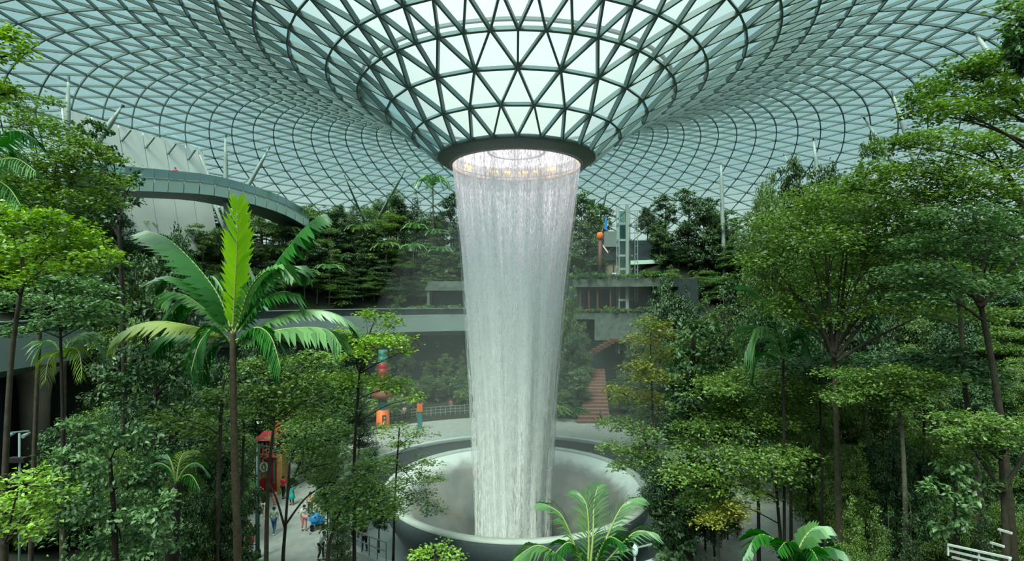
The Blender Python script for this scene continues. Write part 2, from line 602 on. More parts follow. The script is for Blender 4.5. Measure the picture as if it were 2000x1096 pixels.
ms = MB()
ms.lathe([(0.01, 0.25), (8.5, 0.3), (11.0, 2), (12.0, 7), (11.5, 13), (9, 19), (5, 22), (0.01, 22.5)], 40, (CX, CY, 0))
tag(ms.build('mist', mist_mat('mist', 0.0068), None, True), 'thin white mist drifting round the falling water', 'mist', kind='stuff')
tag(sheet('outer_spray', [(r * (1.0 + 0.006 * (25 - z)) + 0.03, z) for r, z in WP[1:]], M['water_c'], 0.5, 8.0), kind='stuff')

# ---------------------------------------------------------------- basin
bs = tag(empty('fountain_basin', (CX, CY, 0)), 'round grey funnel basin with a pale rim under the waterfall', 'basin')
BR = 10.3
BC = (-0.15, 0.1)
M['basin_wall'] = solid('basin_wall', (98, 112, 116), 0.35, 0, 0.08)
M['rim'] = solid('rim_stone', (168, 178, 172), 0.5, 0, 0.08, 2)
MB().lathe([(BR + 0.12, 0.0), (BR + 0.16, -0.25), (BR - 0.1, -1.3), (BR - 1.2, -3.2), (BR - 2.2, -4.5)], 128).build('outer_shell', M['basin_wall'], bs, True)
MB().lathe([(BR - 0.55, -0.02), (BR - 0.5, 0.1), (BR - 0.1, 0.16), (BR + 0.1, 0.12), (BR + 0.14, 0.0)], 128).build('basin_rim', M['rim'], bs, True)
m, t, out = new_mat('wet_basin')
L = t.links.new
p = t.nodes.new('ShaderNodeBsdfPrincipled')
tcn = t.nodes.new('ShaderNodeTexCoord'); mpn = t.nodes.new('ShaderNodeMapping'); mpn.inputs['Scale'].default_value = (0.5, 0.28, 0.5)
nz = t.nodes.new('ShaderNodeTexNoise'); nz.inputs['Scale'].default_value = 1.3; nz.inputs['Detail'].default_value = 6
rp = t.nodes.new('ShaderNodeValToRGB')
rp.color_ramp.elements[0].color = lin((86, 92, 92)); rp.color_ramp.elements[1].color = lin((124, 120, 110))
rp.color_ramp.elements[0].position, rp.color_ramp.elements[1].position = 0.35, 0.7
L(tcn.outputs['Object'], mpn.inputs[0]); L(mpn.outputs[0], nz.inputs[0]); L(nz.outputs[0], rp.inputs[0]); L(rp.outputs[0], p.inputs['Base Color'])
p.inputs['Roughness'].default_value = 0.28; p.inputs['Coat Weight'].default_value = 0.7; p.inputs['Coat Roughness'].default_value = 0.22
n2 = t.nodes.new('ShaderNodeTexNoise'); n2.inputs['Scale'].default_value = 5; n2.inputs['Detail'].default_value = 3
bp = t.nodes.new('ShaderNodeBump'); bp.inputs['Strength'].default_value = 0.25; bp.inputs['Distance'].default_value = 0.08
L(tcn.outputs['Object'], n2.inputs[0]); L(n2.outputs[0], bp.inputs['Height']); L(bp.outputs[0], p.inputs['Normal'])
L(p.outputs[0], out.inputs[0])
M['wet'] = m
MB().lathe([(BR - 0.5, 0.0), (BR - 0.9, -0.42), (BR - 1.5, -0.9), (BR - 2.6, -1.7), (BR - 4, -2.5), (BR - 5.5, -3.4), (3.6, -4.6), (3.0, -5.8), (2.8, -7.2), (2.7, -8.2)], 128).build('wet_bowl', M['wet'], bs, True)

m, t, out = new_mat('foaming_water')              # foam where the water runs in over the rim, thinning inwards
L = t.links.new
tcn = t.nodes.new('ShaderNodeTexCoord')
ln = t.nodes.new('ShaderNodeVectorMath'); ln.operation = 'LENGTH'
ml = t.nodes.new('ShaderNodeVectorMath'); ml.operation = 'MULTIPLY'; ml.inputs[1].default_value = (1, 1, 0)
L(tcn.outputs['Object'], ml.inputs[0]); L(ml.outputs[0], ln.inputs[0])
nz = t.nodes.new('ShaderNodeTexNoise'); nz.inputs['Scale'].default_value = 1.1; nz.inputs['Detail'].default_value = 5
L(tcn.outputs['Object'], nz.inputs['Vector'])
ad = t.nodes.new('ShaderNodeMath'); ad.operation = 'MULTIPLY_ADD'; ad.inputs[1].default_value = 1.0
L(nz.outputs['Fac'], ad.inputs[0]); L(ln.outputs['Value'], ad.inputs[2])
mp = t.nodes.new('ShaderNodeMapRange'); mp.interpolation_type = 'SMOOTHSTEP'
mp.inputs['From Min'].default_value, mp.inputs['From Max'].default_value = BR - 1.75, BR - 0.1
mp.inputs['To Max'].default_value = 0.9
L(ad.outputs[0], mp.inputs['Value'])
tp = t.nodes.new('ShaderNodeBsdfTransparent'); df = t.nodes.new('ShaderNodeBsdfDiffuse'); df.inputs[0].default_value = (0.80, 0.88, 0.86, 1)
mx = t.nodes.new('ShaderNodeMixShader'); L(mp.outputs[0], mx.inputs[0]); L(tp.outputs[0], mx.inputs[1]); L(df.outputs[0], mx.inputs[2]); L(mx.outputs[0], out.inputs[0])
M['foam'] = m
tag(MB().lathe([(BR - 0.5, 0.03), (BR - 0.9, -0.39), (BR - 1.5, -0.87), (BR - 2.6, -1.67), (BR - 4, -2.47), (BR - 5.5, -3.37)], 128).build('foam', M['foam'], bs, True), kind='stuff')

# ---------------------------------------------------------------- ground
RO = 14.4                       # edge of the plaza around the sunken ring


def sst(a, b, x):
    t = min(max((x - a) / (b - a), 0), 1)
    return t * t * (3 - 2 * t)


def ground(x, y):
    dx, dy = x - CX, y - CY
    r = math.hypot(dx, dy)
    phi = math.degrees(math.atan2(dx, dy))       # 0 at the back, right positive
    w = sst(-135, -105, phi) * (1 - sst(45, 75, phi))   # back and left: built terraces
    a = 0.4 * sst(25, 38, r)
    if r > 38.6: a = 12.3 + 10.5 * sst(38.6, 52, r) if r > 39.2 else 0.4 + 11.9 * (r - 38.6) / 0.6
    s_ = 12.2 * sst(24, 43, r) + 9.5 * sst(43, 64, r)
    back = sst(110, 150, abs(phi))
    s_ = s_ * (1 - back) + back * 13.2 * sst(25, 41, r)
    return w * a + (1 - w) * s_ + (0.25 * noise.noise(Vector((x * 0.3, y * 0.3, 0))) if r > 27 else 0)


gv, gf = [], []
rr_ = [RO, 18, 23] + [23 + 1.2 * i for i in range(1, 13)] + [38.6, 39.2] + [40 + 2.2 * i for i in range(0, 22)]
nseg = 144
for r in rr_:
    for k in range(nseg):
        a = 2 * PI * k / nseg
        x, y = CX + r * math.cos(a), CY + r * math.sin(a)
        gv.append((x, y, ground(x, y) - (0.02 if r > 23.5 else 0)))
for i in range(len(rr_) - 1):
    for k in range(nseg):
        gf.append((i * nseg + k, i * nseg + (k + 1) % nseg, (i + 1) * nseg + (k + 1) % nseg, (i + 1) * nseg + k))
ni = 3 * nseg
fl = link_mesh('floor', np_mesh('floor', gv, gf[:2 * nseg], True), M['paving'])
tag(fl, 'pale granite plaza around the sunken basin', kind='structure')
gd = link_mesh('ground', np_mesh('ground', gv, gf[2 * nseg:], True), M['soil'])
tag(gd, 'dark planted slopes and terraces around the plaza', kind='structure')
moat = MB()
moat.lathe([(RO, 0.0), (RO, -4.6), (7.5, -4.6)], 128, (CX, CY, 0))
M['moat'] = solid('moat_wall', (88, 100, 104), 0.5, 0, 0.1, 0.7)
tag(moat.build('wall_moat', M['moat'], None, True), 'grey sunken wall around the basin', kind='structure')
kb = MB().lathe([(RO - 0.02, -0.3), (RO - 0.06, 0.0), (RO - 0.02, 0.06), (RO + 0.3, 0.06), (RO + 0.34, 0.0)], 128, (CX, CY, 0))
tag(kb.build('trim_1', M['pale_concrete'], None, True), 'pale kerb at the edge of the plaza', kind='structure')
# ---------------------------------------------------------------- built structure around the valley
def arc(r, f0, f1, n, z):
    """points on a circle about the waterfall; angles in degrees from the back, right positive"""
    return [Vector((CX + r * math.sin(math.radians(f0 + (f1 - f0) * i / n)), CY + r * math.cos(math.radians(f0 + (f1 - f0) * i / n)), z)) for i in range(n + 1)]


def arc_strip(mb, prof, f0, f1, n):
    """closed profile [(r, z)] swept along an arc"""
    k = len(prof)
    rows = [arc(r, f0, f1, n, z) for r, z in prof]
    vs = [rows[j][i] for i in range(n + 1) for j in range(k)]
    fs = [(i * k + j, i * k + (j + 1) % k, (i + 1) * k + (j + 1) % k, (i + 1) * k + j) for i in range(n) for j in range(k)]
    fs += [tuple(range(k)), tuple(n * k + j for j in reversed(range(k)))]
    return mb.add(vs, fs)


M['moss_concrete'] = solid('mossy_concrete', (84, 98, 92), 0.85, 0, 0.35, 1.5)
M['fascia'] = solid('fascia_panel', (134, 152, 152), 0.6, 0, 0.05, 0.3)
gal = tag(empty('gallery_slab', (0, 0, 0)), 'curved concrete gallery running round the left and back of the valley', kind='structure')
arc_strip(MB(), [(35.3, 12.3), (35.3, 9.9), (36.8, 9.2), (39.0, 9.6), (39.0, 12.3)], -118, 8, 64).build('fascia', M['fascia'], gal)
arc_strip(MB(), [(35.5, 12.3), (35.5, 13.15), (35.7, 13.15), (35.7, 12.3)], -118, 8, 64).build('parapet', M['dark_wall'], gal)
arc_strip(MB(), [(35.45, 13.15), (35.45, 13.25), (35.75, 13.25), (35.75, 13.15)], -118, 8, 64).build('handrail', M['pale_steel'], gal)
rw = MB()
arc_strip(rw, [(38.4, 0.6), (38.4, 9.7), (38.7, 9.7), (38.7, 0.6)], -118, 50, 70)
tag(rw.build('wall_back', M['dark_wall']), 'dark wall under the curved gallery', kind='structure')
M['pillar'] = solid('pillar_concrete', (132, 124, 114), 0.8, 0, 0.12, 1.0)
for f in (-93, -66):
    p = arc(36.9, f, f, 1, 0)[0]
    g = ground(p.x, p.y)
    q = MB().tube([(p.x, p.y, g - .2), (p.x, p.y, 7.2), (p.x, p.y, 8.7), (p.x, p.y, 9.5)], [0.78, 0.92, 1.1, 1.7], 16)
    tag(q.build('gallery_pillar', M['pillar'], None, True), kind='structure')
# lower left gallery face seen over the pillar, and pavilion on the gallery
pv = tag(empty('gallery_pavilion', at(880, 602, 79)), 'grey flat-roofed pavilion on the gallery, left of the falling water', 'pavilion')
b0 = at(880, 602, 79)
MB().box((0, 1.6, 2.9), (7.4, 4.4, 0.5)).box((0, 1.6, 3.6), (7.0, 4.0, 0.9), 0, 0.96).build('roof', M['moss_concrete'], pv)
MB().box((0, 2.2, 1.3), (6.4, 0.25, 2.6)).build('back_wall', M['dark_wall'], pv)
for sx_ in (-3.3, 3.3): MB().box((sx_, 1.6, 1.3), (0.4, 4.0, 2.65)).build('side_wall', M['moss_concrete'], pv)
# grey terrace walls at left under the high bridge
w1 = MB()
a_, b_ = at(225, 416, 62), at(366, 462, 68)
w1.prism([a_, b_, b_ - Vector((0, 0, 3.2)), a_ - Vector((0, 0, 4.2))], (0.6, 0.8, 0))
tag(w1.build('wall_terrace', M['concrete']), 'grey block wall below the high bridge', kind='structure')
w2 = MB()
a_, b_ = at(200, 478, 60), at(350, 482, 66)
w2.prism([a_, b_, b_ - Vector((0, 0, 1.6)), a_ - Vector((0, 0, 1.8))], (0.6, 0.8, 0))
M['tan_band'] = solid('tan_band', (128, 122, 112), 0.8, 0, 0.1)
tag(w2.build('trim_2', M['tan_band']), 'tan band under the grey block wall', kind='structure')
w3 = MB()
for k in range(9):
    a_ = at(290 + k * 10, 420 + k * 3.6, 64 + 0.5 * k)
    w3.box(a_ + Vector((0, 0, 0.6)), (0.06, 0.06, 1.2))
w3.beam(at(285, 402, 64), at(372, 434, 68.4), (0, 0, 1), 0.08, 0.08)
tag(w3.build('terrace_railing', M['dark_wall']), 'dark railing on top of the grey block wall', 'railing')

# white panelled wall at upper left
wl = tag(empty('wall_left', (0, 0, 0)), 'white panelled wall below the roof edge at upper left', kind='structure')
P0, P1 = at(120, 210, 52), at(398, 296, 69)
for k in range(6):
    t0, t1 = k / 6 + 0.004, (k + 1) / 6 - 0.004
    q0, q1 = P0.lerp(P1, t0), P0.lerp(P1, t1)
    for q in (q0, q1): q.z = min(q.z, roof_z(math.hypot(q.x - CX, q.y - CY)) - 0.2)
    lean = Vector((-4.5, 1.5, 0))
    z0 = 20.5
    MB().prism([q0, q1, Vector((q1.x, q1.y, z0)) + lean * -0.6, Vector((q0.x, q0.y, z0)) + lean * -0.6], (-0.25, 0.12, 0)).build('panel', M['white_panel'], wl)
    if k:
        s0 = Vector((q0.x, q0.y, q0.z)); s1 = s0 - Vector((0.9, -0.2, 7 + k))
        MB().tube(curve_pts([s0 + Vector((1.2, .4, -0.6)), s0 + Vector((0.3, -0.1, -1.9)), s0 + Vector((-1.6, -0.6, -3.1)), s0 + Vector((-3.4, -1.0, -4.9))], 4) if False else
                  [s0 + Vector((1.0, 0.4, -0.4)), s0 + Vector((0.35, 0.0, -1.7)), s0 + Vector((-1.3, -0.9, -2.7)), s0 + Vector((-2.4, -1.6, -3.6))], 0.13, 6).build('rib', M['steel'], wl)


# columns that hold the roof
def roof_hit(px, py):
    best = None
    for i in range(300, 1200):
        y = i / 10
        p = at(px, py, y)
        if p.z > roof_z(math.hypot(p.x - CX, p.y - CY)) and math.hypot(p.x - CX, p.y - CY) > 25: return p
    return at(px, py, 80)


for px, py, bx, by, r, lb in [(134, 150, 131, 235, .30, 'upright pale roof column near the left edge'), (240, 205, 205, 258, .32, 'leaning pale roof column before the white panels'),
                              (440, 262, 441, 345, .30, 'upright pale roof column behind the high bridge'), (527, 288, 492, 350, .28, 'roof column leaning right beyond the high bridge'),
                              (384, 290, 412, 355, .26, 'roof column leaning left behind the high bridge'), (792, 332, 748, 410, .24, 'leaning roof column over the rear wood, left of the waterfall'),
                              (672, 342, 694, 392, .18, 'thin roof column over the rear wood, farther left of the waterfall'), (1408, 318, 1411, 415, .30, 'upright roof column at the right skyline above the wood'),
                              (1588, 268, 1597, 340, .28, 'upright roof column above the right skyline trees'), (1684, 226, 1722, 284, .28, 'leaning roof column at upper right, before the high canopy'),
                              (1742, 178, 1770, 264, .28, 'roof column beside the highest canopy at upper right'), (1900, 60, 1928, 100, .28, 'roof column in the top right, partly hidden by leaves'),
                              (1188, 360, 1164, 470, .16, 'thin pale roof column just right of the waterfall'), (1530, 300, 1556, 350, .16, 'thin leaning roof column left of the upright one at right')]:
    T_ = roof_hit(px, py)
    B_ = at(bx, by, T_.y + (5 if T_.y > 78 else -0.6))
    d = (B_ - T_)
    for k in range(1, 60):
        e = T_ + d * (k * 0.15)
        if e.z < ground(e.x, e.y): break
    c = empty('roof_column', e)
    tag(c, lb, 'column')
    Tl = T_ - e + Vector((0, 0, 0.05))
    MB().tube([Vector((0, 0, -0.1)), Tl * 0.15, Tl * 0.5, Tl * 0.85, Tl * 0.975], [r * .7, r * .95, r, r * .85, r * .3], 12).build('shaft', M['pale_steel'], c, True)
    MB().tube([Tl * 0.97, Tl], [r * 0.3, r * 0.45], 8).build('head_joint', M['steel'], c)

# high glass bridge
hb = tag(empty('high_bridge', at(420, 372, 61)), 'curved high footbridge with teal glass side panels, upper left', 'bridge')
o_ = hb.location
bp_ = curve_pts([at(150, 334, 46) - o_, at(245, 346, 50) - o_, at(330, 352, 55) - o_, at(420, 361, 61) - o_, at(500, 381, 67) - o_, at(560, 403, 73) - o_, at(604, 429, 78) - o_], 3)
M['bridge_glass'] = solid('bridge_side_glass', (206, 232, 228), 0.18, 0, 0.06, 0.4, spec=0.6)
M['bridge_dark'] = solid('bridge_soffit', (74, 86, 88), 0.5, 0, 0.1)
dk = MB()
nb = len(bp_)
nrm = []
for i in range(nb):
    tg = (bp_[min(i + 1, nb - 1)] - bp_[max(i - 1, 0)]); tg.z = 0; tg.normalize()
    nrm.append(Vector((-tg.y, tg.x, 0)))
for i in range(nb - 1):
    p, q, n0, n1 = bp_[i], bp_[i + 1], nrm[i], nrm[i + 1]
    dn = Vector((0, 0, -1))
    tick = 1.25
    # deck with a keel underneath
    dk.add([p + n0 * 0.1 + dn * 0.12, q + n1 * 0.1 + dn * 0.12, q + n1 * 3.4 + dn * 0.12, p + n0 * 3.4 + dn * 0.12,
            p + n0 * 0.3 + dn * tick, q + n1 * 0.3 + dn * tick, q + n1 * 3.0 + dn * (tick + .5), p + n0 * 3.0 + dn * (tick + .5)],
           [(0, 1, 2, 3), (4, 7, 6, 5), (0, 4, 5, 1), (2, 6, 7, 3)])
    side = M['bridge_glass'] if i >= 3 else M['bridge_dark']
    e = (q - p) * 0.03
    MB().prism([p + e, q - e, q - e + dn * tick + n1 * 0.12, p + e + dn * tick + n0 * 0.12], n0 * 0.06).build('side_panel', side, hb)
    MB().beam(p, q, (0, 0, 1), 0.12, 0.12).build('kerb_rail', M['pale_steel'], hb)
    for nn, pp in ((n0, p), (n0 * 1, p + n0 * 3.2)):
        MB().box(pp + Vector((0, 0, 0.55)), (0.06, 0.06, 1.1)).build('post', M['pale_steel'], hb)
    MB().prism([p + Vector((0, 0, .15)), q + Vector((0, 0, .15)), q + Vector((0, 0, 1.05)), p + Vector((0, 0, 1.05))], n0 * 0.02).build('rail_pane', M['rail_glass'], hb)
    MB().beam(p + n0 * 3.2 + Vector((0, 0, 1.05)), q + n1 * 3.2 + Vector((0, 0, 1.05)), (0, 0, 1), 0.06, 0.06).build('handrail', M['pale_steel'], hb)
dk.build('deck', M['bridge_dark'], hb)
BRIDGE = [(p + o_, n) for p, n in zip(bp_, nrm)]
for lb, px, py, bx, by in [('slim pale prop under the high bridge', 408, 370, 432, 432), ('dark upright post under the high bridge', 388, 372, 388, 420)]:
    a_, b_ = at(px, py, 68), at(bx, by, 68)
    e = b_ + (b_ - a_) * 0.9
    tag(MB().tube([a_, b_, e], [0.2, 0.22, 0.2], 8).build('bridge_prop', M['pale_steel'] if px > 400 else M['steel'], None, True), lb, 'column')

# terraces and the lift tower at the back right
tr_ = tag(empty('terrace_block', (0, 0, 0)), 'two planted terrace floors at the back right of the waterfall', kind='structure')
arc_strip(MB(), [(35.6, 11.6), (35.6, 12.5), (39.5, 12.5), (39.5, 11.6)], 14, 36, 14).build('floor_slab', M['moss_concrete'], tr_)
arc_strip(MB(), [(35.4, 16.3), (35.4, 17.4), (39.5, 17.4), (39.5, 16.3)], 14, 36, 14).build('floor_slab', M['moss_concrete'], tr_)
arc_strip(MB(), [(39.2, 9.0), (39.2, 17.4), (39.6, 17.4), (39.6, 9.0)], 12, 40, 14).build('rear_wall', M['dark_wall'], tr_)
arc_strip(MB(), [(35.5, 8.6), (35.5, 11.6), (35.9, 11.6), (35.9, 8.6)], 19, 36, 12).build('lower_wall', M['moss_concrete'], tr_)
M['red_frame'] = solid('red_brown_frame', (88, 60, 52), 0.6, 0, 0.15)
for f in (15.5, 17.5, 19.5, 22.5):
    p = arc(36.1, f, f, 1, 12.5)[0]
    MB().box((p.x, p.y, 14.4), (0.22, 0.22, 3.8)).build('frame_post', M['red_frame'], tr_)
arc_strip(MB(), [(35.9, 15.9), (35.9, 16.3), (36.3, 16.3), (36.3, 15.9)], 15, 23, 6).build('frame_beam', M['red_frame'], tr_)
ub = tag(empty('upper_hall', (0, 0, 0)), 'dark upper hall with a beige ground floor behind the lift tower', kind='structure')
a_, b_ = at(1174, 470, 84), at(1296, 470, 84)
MB().prism([a_, b_, at(1296, 508, 84), at(1174, 508, 84)], (0, 5, 0)).build('upper_wall', M['dark_wall'], ub)
M['grey_fascia'] = solid('grey_fascia', (112, 128, 126), 0.7, 0, 0.08)
MB().prism([at(1180, 452, 83.6), at(1208, 452, 83.6), at(1208, 482, 83.6), at(1180, 482, 83.6)], (0, 5, 0)).build('fascia_panel', M['grey_fascia'], ub)
M['beige'] = solid('beige_wall', (142, 136, 118), 0.8, 0, 0.1)
MB().prism([at(1174, 508, 84.5), at(1300, 508, 84.5), at(1300, 552, 84.5), at(1174, 552, 84.5)], (0, 4, 0)).build('lower_wall', M['beige'], ub)
for k in range(7):
    MB().box(at(1180 + 18 * k, 530, 84.3), (0.12, 0.2, 3.4)).build('mullion', M['dark_wall'], ub)
M['mint_light'] = solid('mint_canopy', (196, 226, 212), 0.4, 0, 0.04)
MB().prism([at(1232, 509, 83.4), at(1292, 507, 83.4), at(1292, 514, 83.4), at(1232, 517, 83.4)], (0, 1.2, 0)).build('canopy', M['mint_light'], ub)
MB().prism([at(1196, 533, 83.8), at(1206, 533, 83.8), at(1206, 543, 83.8), at(1196, 543, 83.8)], (0, 0.12, 0)).build('screen', solid('lit_screen', (186, 196, 232), 0.4, 0, 0.1, 3, 0, (170, 180, 235), 0.5), ub)

lt = tag(empty('lift_tower', at(1220, 690, 76)), 'slender glass lift tower with white frames, right of the waterfall', 'tower')
o_ = lt.location
hgt = at(1220, 402, 76).z - o_.z


def zt(py): return at(1220, py, 76).z - o_.z


MB().box((0.18, -0.75, hgt / 2), (0.42, 0.42, hgt)).build('mast', M['pale_steel'], lt)
for sx_, sy_ in ((-0.95, -0.7), (-0.95, 0.9), (0.95, 0.9)):
    MB().box((sx_, sy_, hgt / 2), (0.14, 0.14, hgt)).build('mast', M['pale_steel'], lt)
for py in (438, 470, 500, 526, 556, 586, 616, 640, 662):
    MB().box((-0.45, -0.72, zt(py)), (1.1, 0.12, 0.32)).box((-0.95, 0.1, zt(py)), (0.12, 1.6, 0.32)).box((0.95, 0.1, zt(py)), (0.1, 1.6, 0.2)).build('cross_frame', M['pale_steel'], lt)
prev = None
for py in (412, 438, 470, 526, 586, 640, 686):
    if prev is not None:
        MB().box((-0.42, -0.66, (zt(py) + zt(prev)) / 2), (0.95, 0.03, zt(prev) - zt(py) - 0.3)).build('pane', M['rail_glass'], lt)
    prev = py
MB().box((-0.45, 0.1, zt(454)), (0.85, 1.1, 2.0)).build('lift_car', M['bridge_glass'], lt)
for k in range(14):
    MB().beam((1.35, -0.6, zt(420) - k * 1.15), (1.75, -0.6, zt(420) - k * 1.15), (0, 0, 1), 0.07, 0.07).build('ladder_rung', M['pale_steel'], lt)
for sx_ in (1.35, 1.75): MB().box((sx_, -0.6, zt(500)), (0.08, 0.08, 13)).build('ladder_rail', M['pale_steel'], lt)

# red brick steps climbing between hedges
st_ = tag(empty('brick_steps', (0, 0, 0)), 'red brick stepped path climbing between hedges behind the plaza', kind='structure')
M['red_brick'] = solid('red_brick', (112, 84, 78), 0.8, 0, 0.18, 3)
for k in range(16):
    t = k / 15
    y = 61.5 + 11.5 * t
    x = 9.6 + 2.6 * t
    MB().box((x, y + .5, 0.1 + 2.2 * t), (3.9 - 2.4 * t, 0.9, 0.4 + 4.4 * t * 1)).build('step', M['red_brick'], st_)
for k in range(8):
    p = at(1150 + 7 * k, 692 - 4 * k, 73)
    MB().box(p, (0.9, 1.6, 0.4)).build('stair_tread', M['red_frame'], st_)

# railings
rl = tag(empty('plaza_railing', (0, 0, 0)), 'thin metal railing on the plaza edge, lower left of the basin', 'railing')
rp_ = arc(14.75, -150, -108, 16, 0.12)
for i, p in enumerate(rp_):
    MB().box(p + Vector((0, 0, 0.55)), (0.05, 0.05, 1.1)).build('post', M['steel'], rl)
    if i:
        for z in (1.1, 0.6):
            MB().beam(rp_[i - 1] + Vector((0, 0, z)), p + Vector((0, 0, z)), (0, 0, 1), 0.06, 0.05).build('rail', M['pale_steel'], rl)
rl = tag(empty('rear_railing', (0, 0, 0)), 'pale railing on the floor behind the basin, left of the falling water', 'railing')
rp_ = arc(25.5, -38, -2, 26, ground(CX, CY + 25.5))
for i, p in enumerate(rp_):
    MB().box(p + Vector((0, 0, 0.55)), (0.06, 0.06, 1.1)).build('post', M['pale_steel'], rl)
    if i:
        for z in (1.08, 0.7, 0.35):
            MB().beam(rp_[i - 1] + Vector((0, 0, z)), p + Vector((0, 0, z)), (0, 0, 1), 0.05, 0.05).build('rail', M['pale_steel'], rl)
M['white_rail'] = solid('white_rail', (206, 214, 212), 0.4, 0, 0.04)
rl = tag(empty('walkway_railing', at(1910, 1096, 13)), 'white walkway railing at the bottom right corner', 'railing')
o_ = rl.location
for p0, p1 in (((1852, 1066), (1975, 1093)), ((1856, 1078), (1975, 1106)), ((1860, 1090), (1975, 1120))):
    MB().beam(at(*p0, 13.4) - o_, at(*p1, 12.0) - o_, (0, 0, 1), 0.05, 0.05).build('rail', M['white_rail'], rl)
for px, py, y in ((1852, 1064, 13.4), (1912, 1078, 12.7), (1972, 1092, 12.0)):
    p = at(px, py, y) - o_
    MB().box(p + Vector((0, 0, -0.13)), (0.03, 0.03, 0.3)).build('post', M['white_rail'], rl)
for px, py in ((1935, 1062), (1950, 1036)):
    rl2 = at(px, py, 15)
    tag(MB().beam(rl2, at(px + 26, py + 8, 14.6), (0, 0, 1), 0.05, 0.06).box(rl2 + Vector((0.05, 0, -.05)), (.02, .02, .1)).build('handrail', M['white_rail']),
        f"short white handrail {'just above the walkway railing' if px == 1935 else 'highest behind the forked trunk'} at bottom right", 'railing')
# ---------------------------------------------------------------- vegetation
M['leaf_bright'] = leaf_mat('leaf_bright', (72, 112, 36), (164, 202, 72))
M['leaf_mid'] = leaf_mat('leaf_mid', (50, 84, 35), (126, 158, 66))
M['leaf_deep'] = leaf_mat('leaf_deep', (24, 52, 29), (75, 112, 57), 0.25, 0.5, 0.05)
M['leaf_dusty'] = leaf_mat('leaf_dusty', (48, 84, 48), (120, 158, 98), 0.3, 0.5, 0.05)
M['leaf_olive'] = leaf_mat('leaf_olive', (66, 100, 44), (136, 168, 88))
M['leaf_yellow'] = leaf_mat('leaf_yellow', (76, 108, 42), (176, 172, 62))
M['leaf_far'] = leaf_mat('leaf_far', (50, 84, 50), (122, 152, 78))
M['leaf_far_deep'] = leaf_mat('leaf_far_deep', (35, 62, 42), (86, 116, 66), 0.25)
M['palm_lime'] = leaf_mat('palm_lime', (140, 196, 6), (180, 226, 20), 0.55)
M['palm_green'] = leaf_mat('palm_green', (16, 78, 22), (50, 124, 38), 0.35, 0.45, 0.05)
M['palm_pale'] = leaf_mat('palm_pale', (64, 116, 60), (120, 168, 100), 0.3, 0.45, 0.07)
M['palm_yellow'] = leaf_mat('palm_yellow', (96, 138, 44), (164, 182, 72), 0.4)
M['frond_stalk'] = solid('frond_stalk', (140, 160, 96), 0.6, 0, 0.1)


def unit(a):
    return a / np.maximum(np.linalg.norm(a, axis=-1, keepdims=True), 1e-9)


def leaves(c, d, nrm, L, W):
    """folded four-cornered leaves at c along d, facing nrm"""
    n = len(c)
    d = unit(d); s = unit(np.cross(d, nrm)); u = np.cross(s, d)
    L = np.broadcast_to(np.asarray(L, float), (n,))[:, None]
    W = np.broadcast_to(np.asarray(W, float), (n,))[:, None]
    v = np.empty((n, 4, 3))
    v[:, 0] = c - d * L * 0.5
    v[:, 1] = c + s * W * 0.5 + u * W * 0.16 + d * L * 0.04
    v[:, 2] = c + d * L * 0.5 - u * L * 0.12
    v[:, 3] = c - s * W * 0.5 + u * W * 0.16 + d * L * 0.04
    b = np.arange(n)[:, None] * 4
    f = np.concatenate([b + np.array([[0, 1, 2]]), b + np.array([[0, 2, 3]])], axis=1).reshape(-1, 3)
    return v.reshape(-1, 3), f


def tier_leaves(rng, a, b, h, L, dens=1.5, ratio=0.5, spread=0.75, droop=0.35):
    """a flat layered spray of foliage, half sizes a, b and h, about the origin"""
    n = int(min(9000, max(60, dens * PI * a * b / (L * L * ratio) * (0.7 + 0.9 * h / max(a, 0.01)))))
    ns = max(7, int(n / 26))
    th = rng.uniform(0, 2 * PI, ns)
    ph = rng.uniform(0, 6.28, 3)
    edge = 0.80 + 0.12 * np.sin(3 * th + ph[0]) + 0.10 * np.sin(5 * th + ph[1]) + 0.08 * np.sin(9 * th + ph[2])
    rr = np.sqrt(rng.uniform(0.0, 1, ns)) * edge
    lay = rng.choice([-0.9, -0.25, 0.35, 0.95], ns, p=[0.15, 0.25, 0.3, 0.3])
    sp = np.stack([a * rr * np.cos(th), b * rr * np.sin(th), h * (lay * (1 - 0.45 * rr) - droop * rr * rr) + rng.normal(0, 0.10 * h, ns)], 1)
    k = rng.integers(0, ns, n)
    sr = 0.16 * (a + b) / 2 + 1.1 * L
    o = rng.normal(0, 1, (n, 3)) * np.array([sr * 0.62, sr * 0.62, 0.05 * sr + 0.10 * h + 0.25 * L])
    c = sp[k] + o
    c[:, 2] -= 0.10 * (o[:, 0] ** 2 + o[:, 1] ** 2) / sr
    d = unit(o * np.array([1, 1, 0.3]) + rng.normal(0, 0.6 * sr, (n, 3)) * np.array([1, 1, .35]))
    nr = unit(np.array([0, 0, 1.0]) + rng.normal(0, spread * 0.55, (n, 3)))
    Ls = L * rng.uniform(0.7, 1.3, n)
    return leaves(c, d, nr, Ls, Ls * ratio)


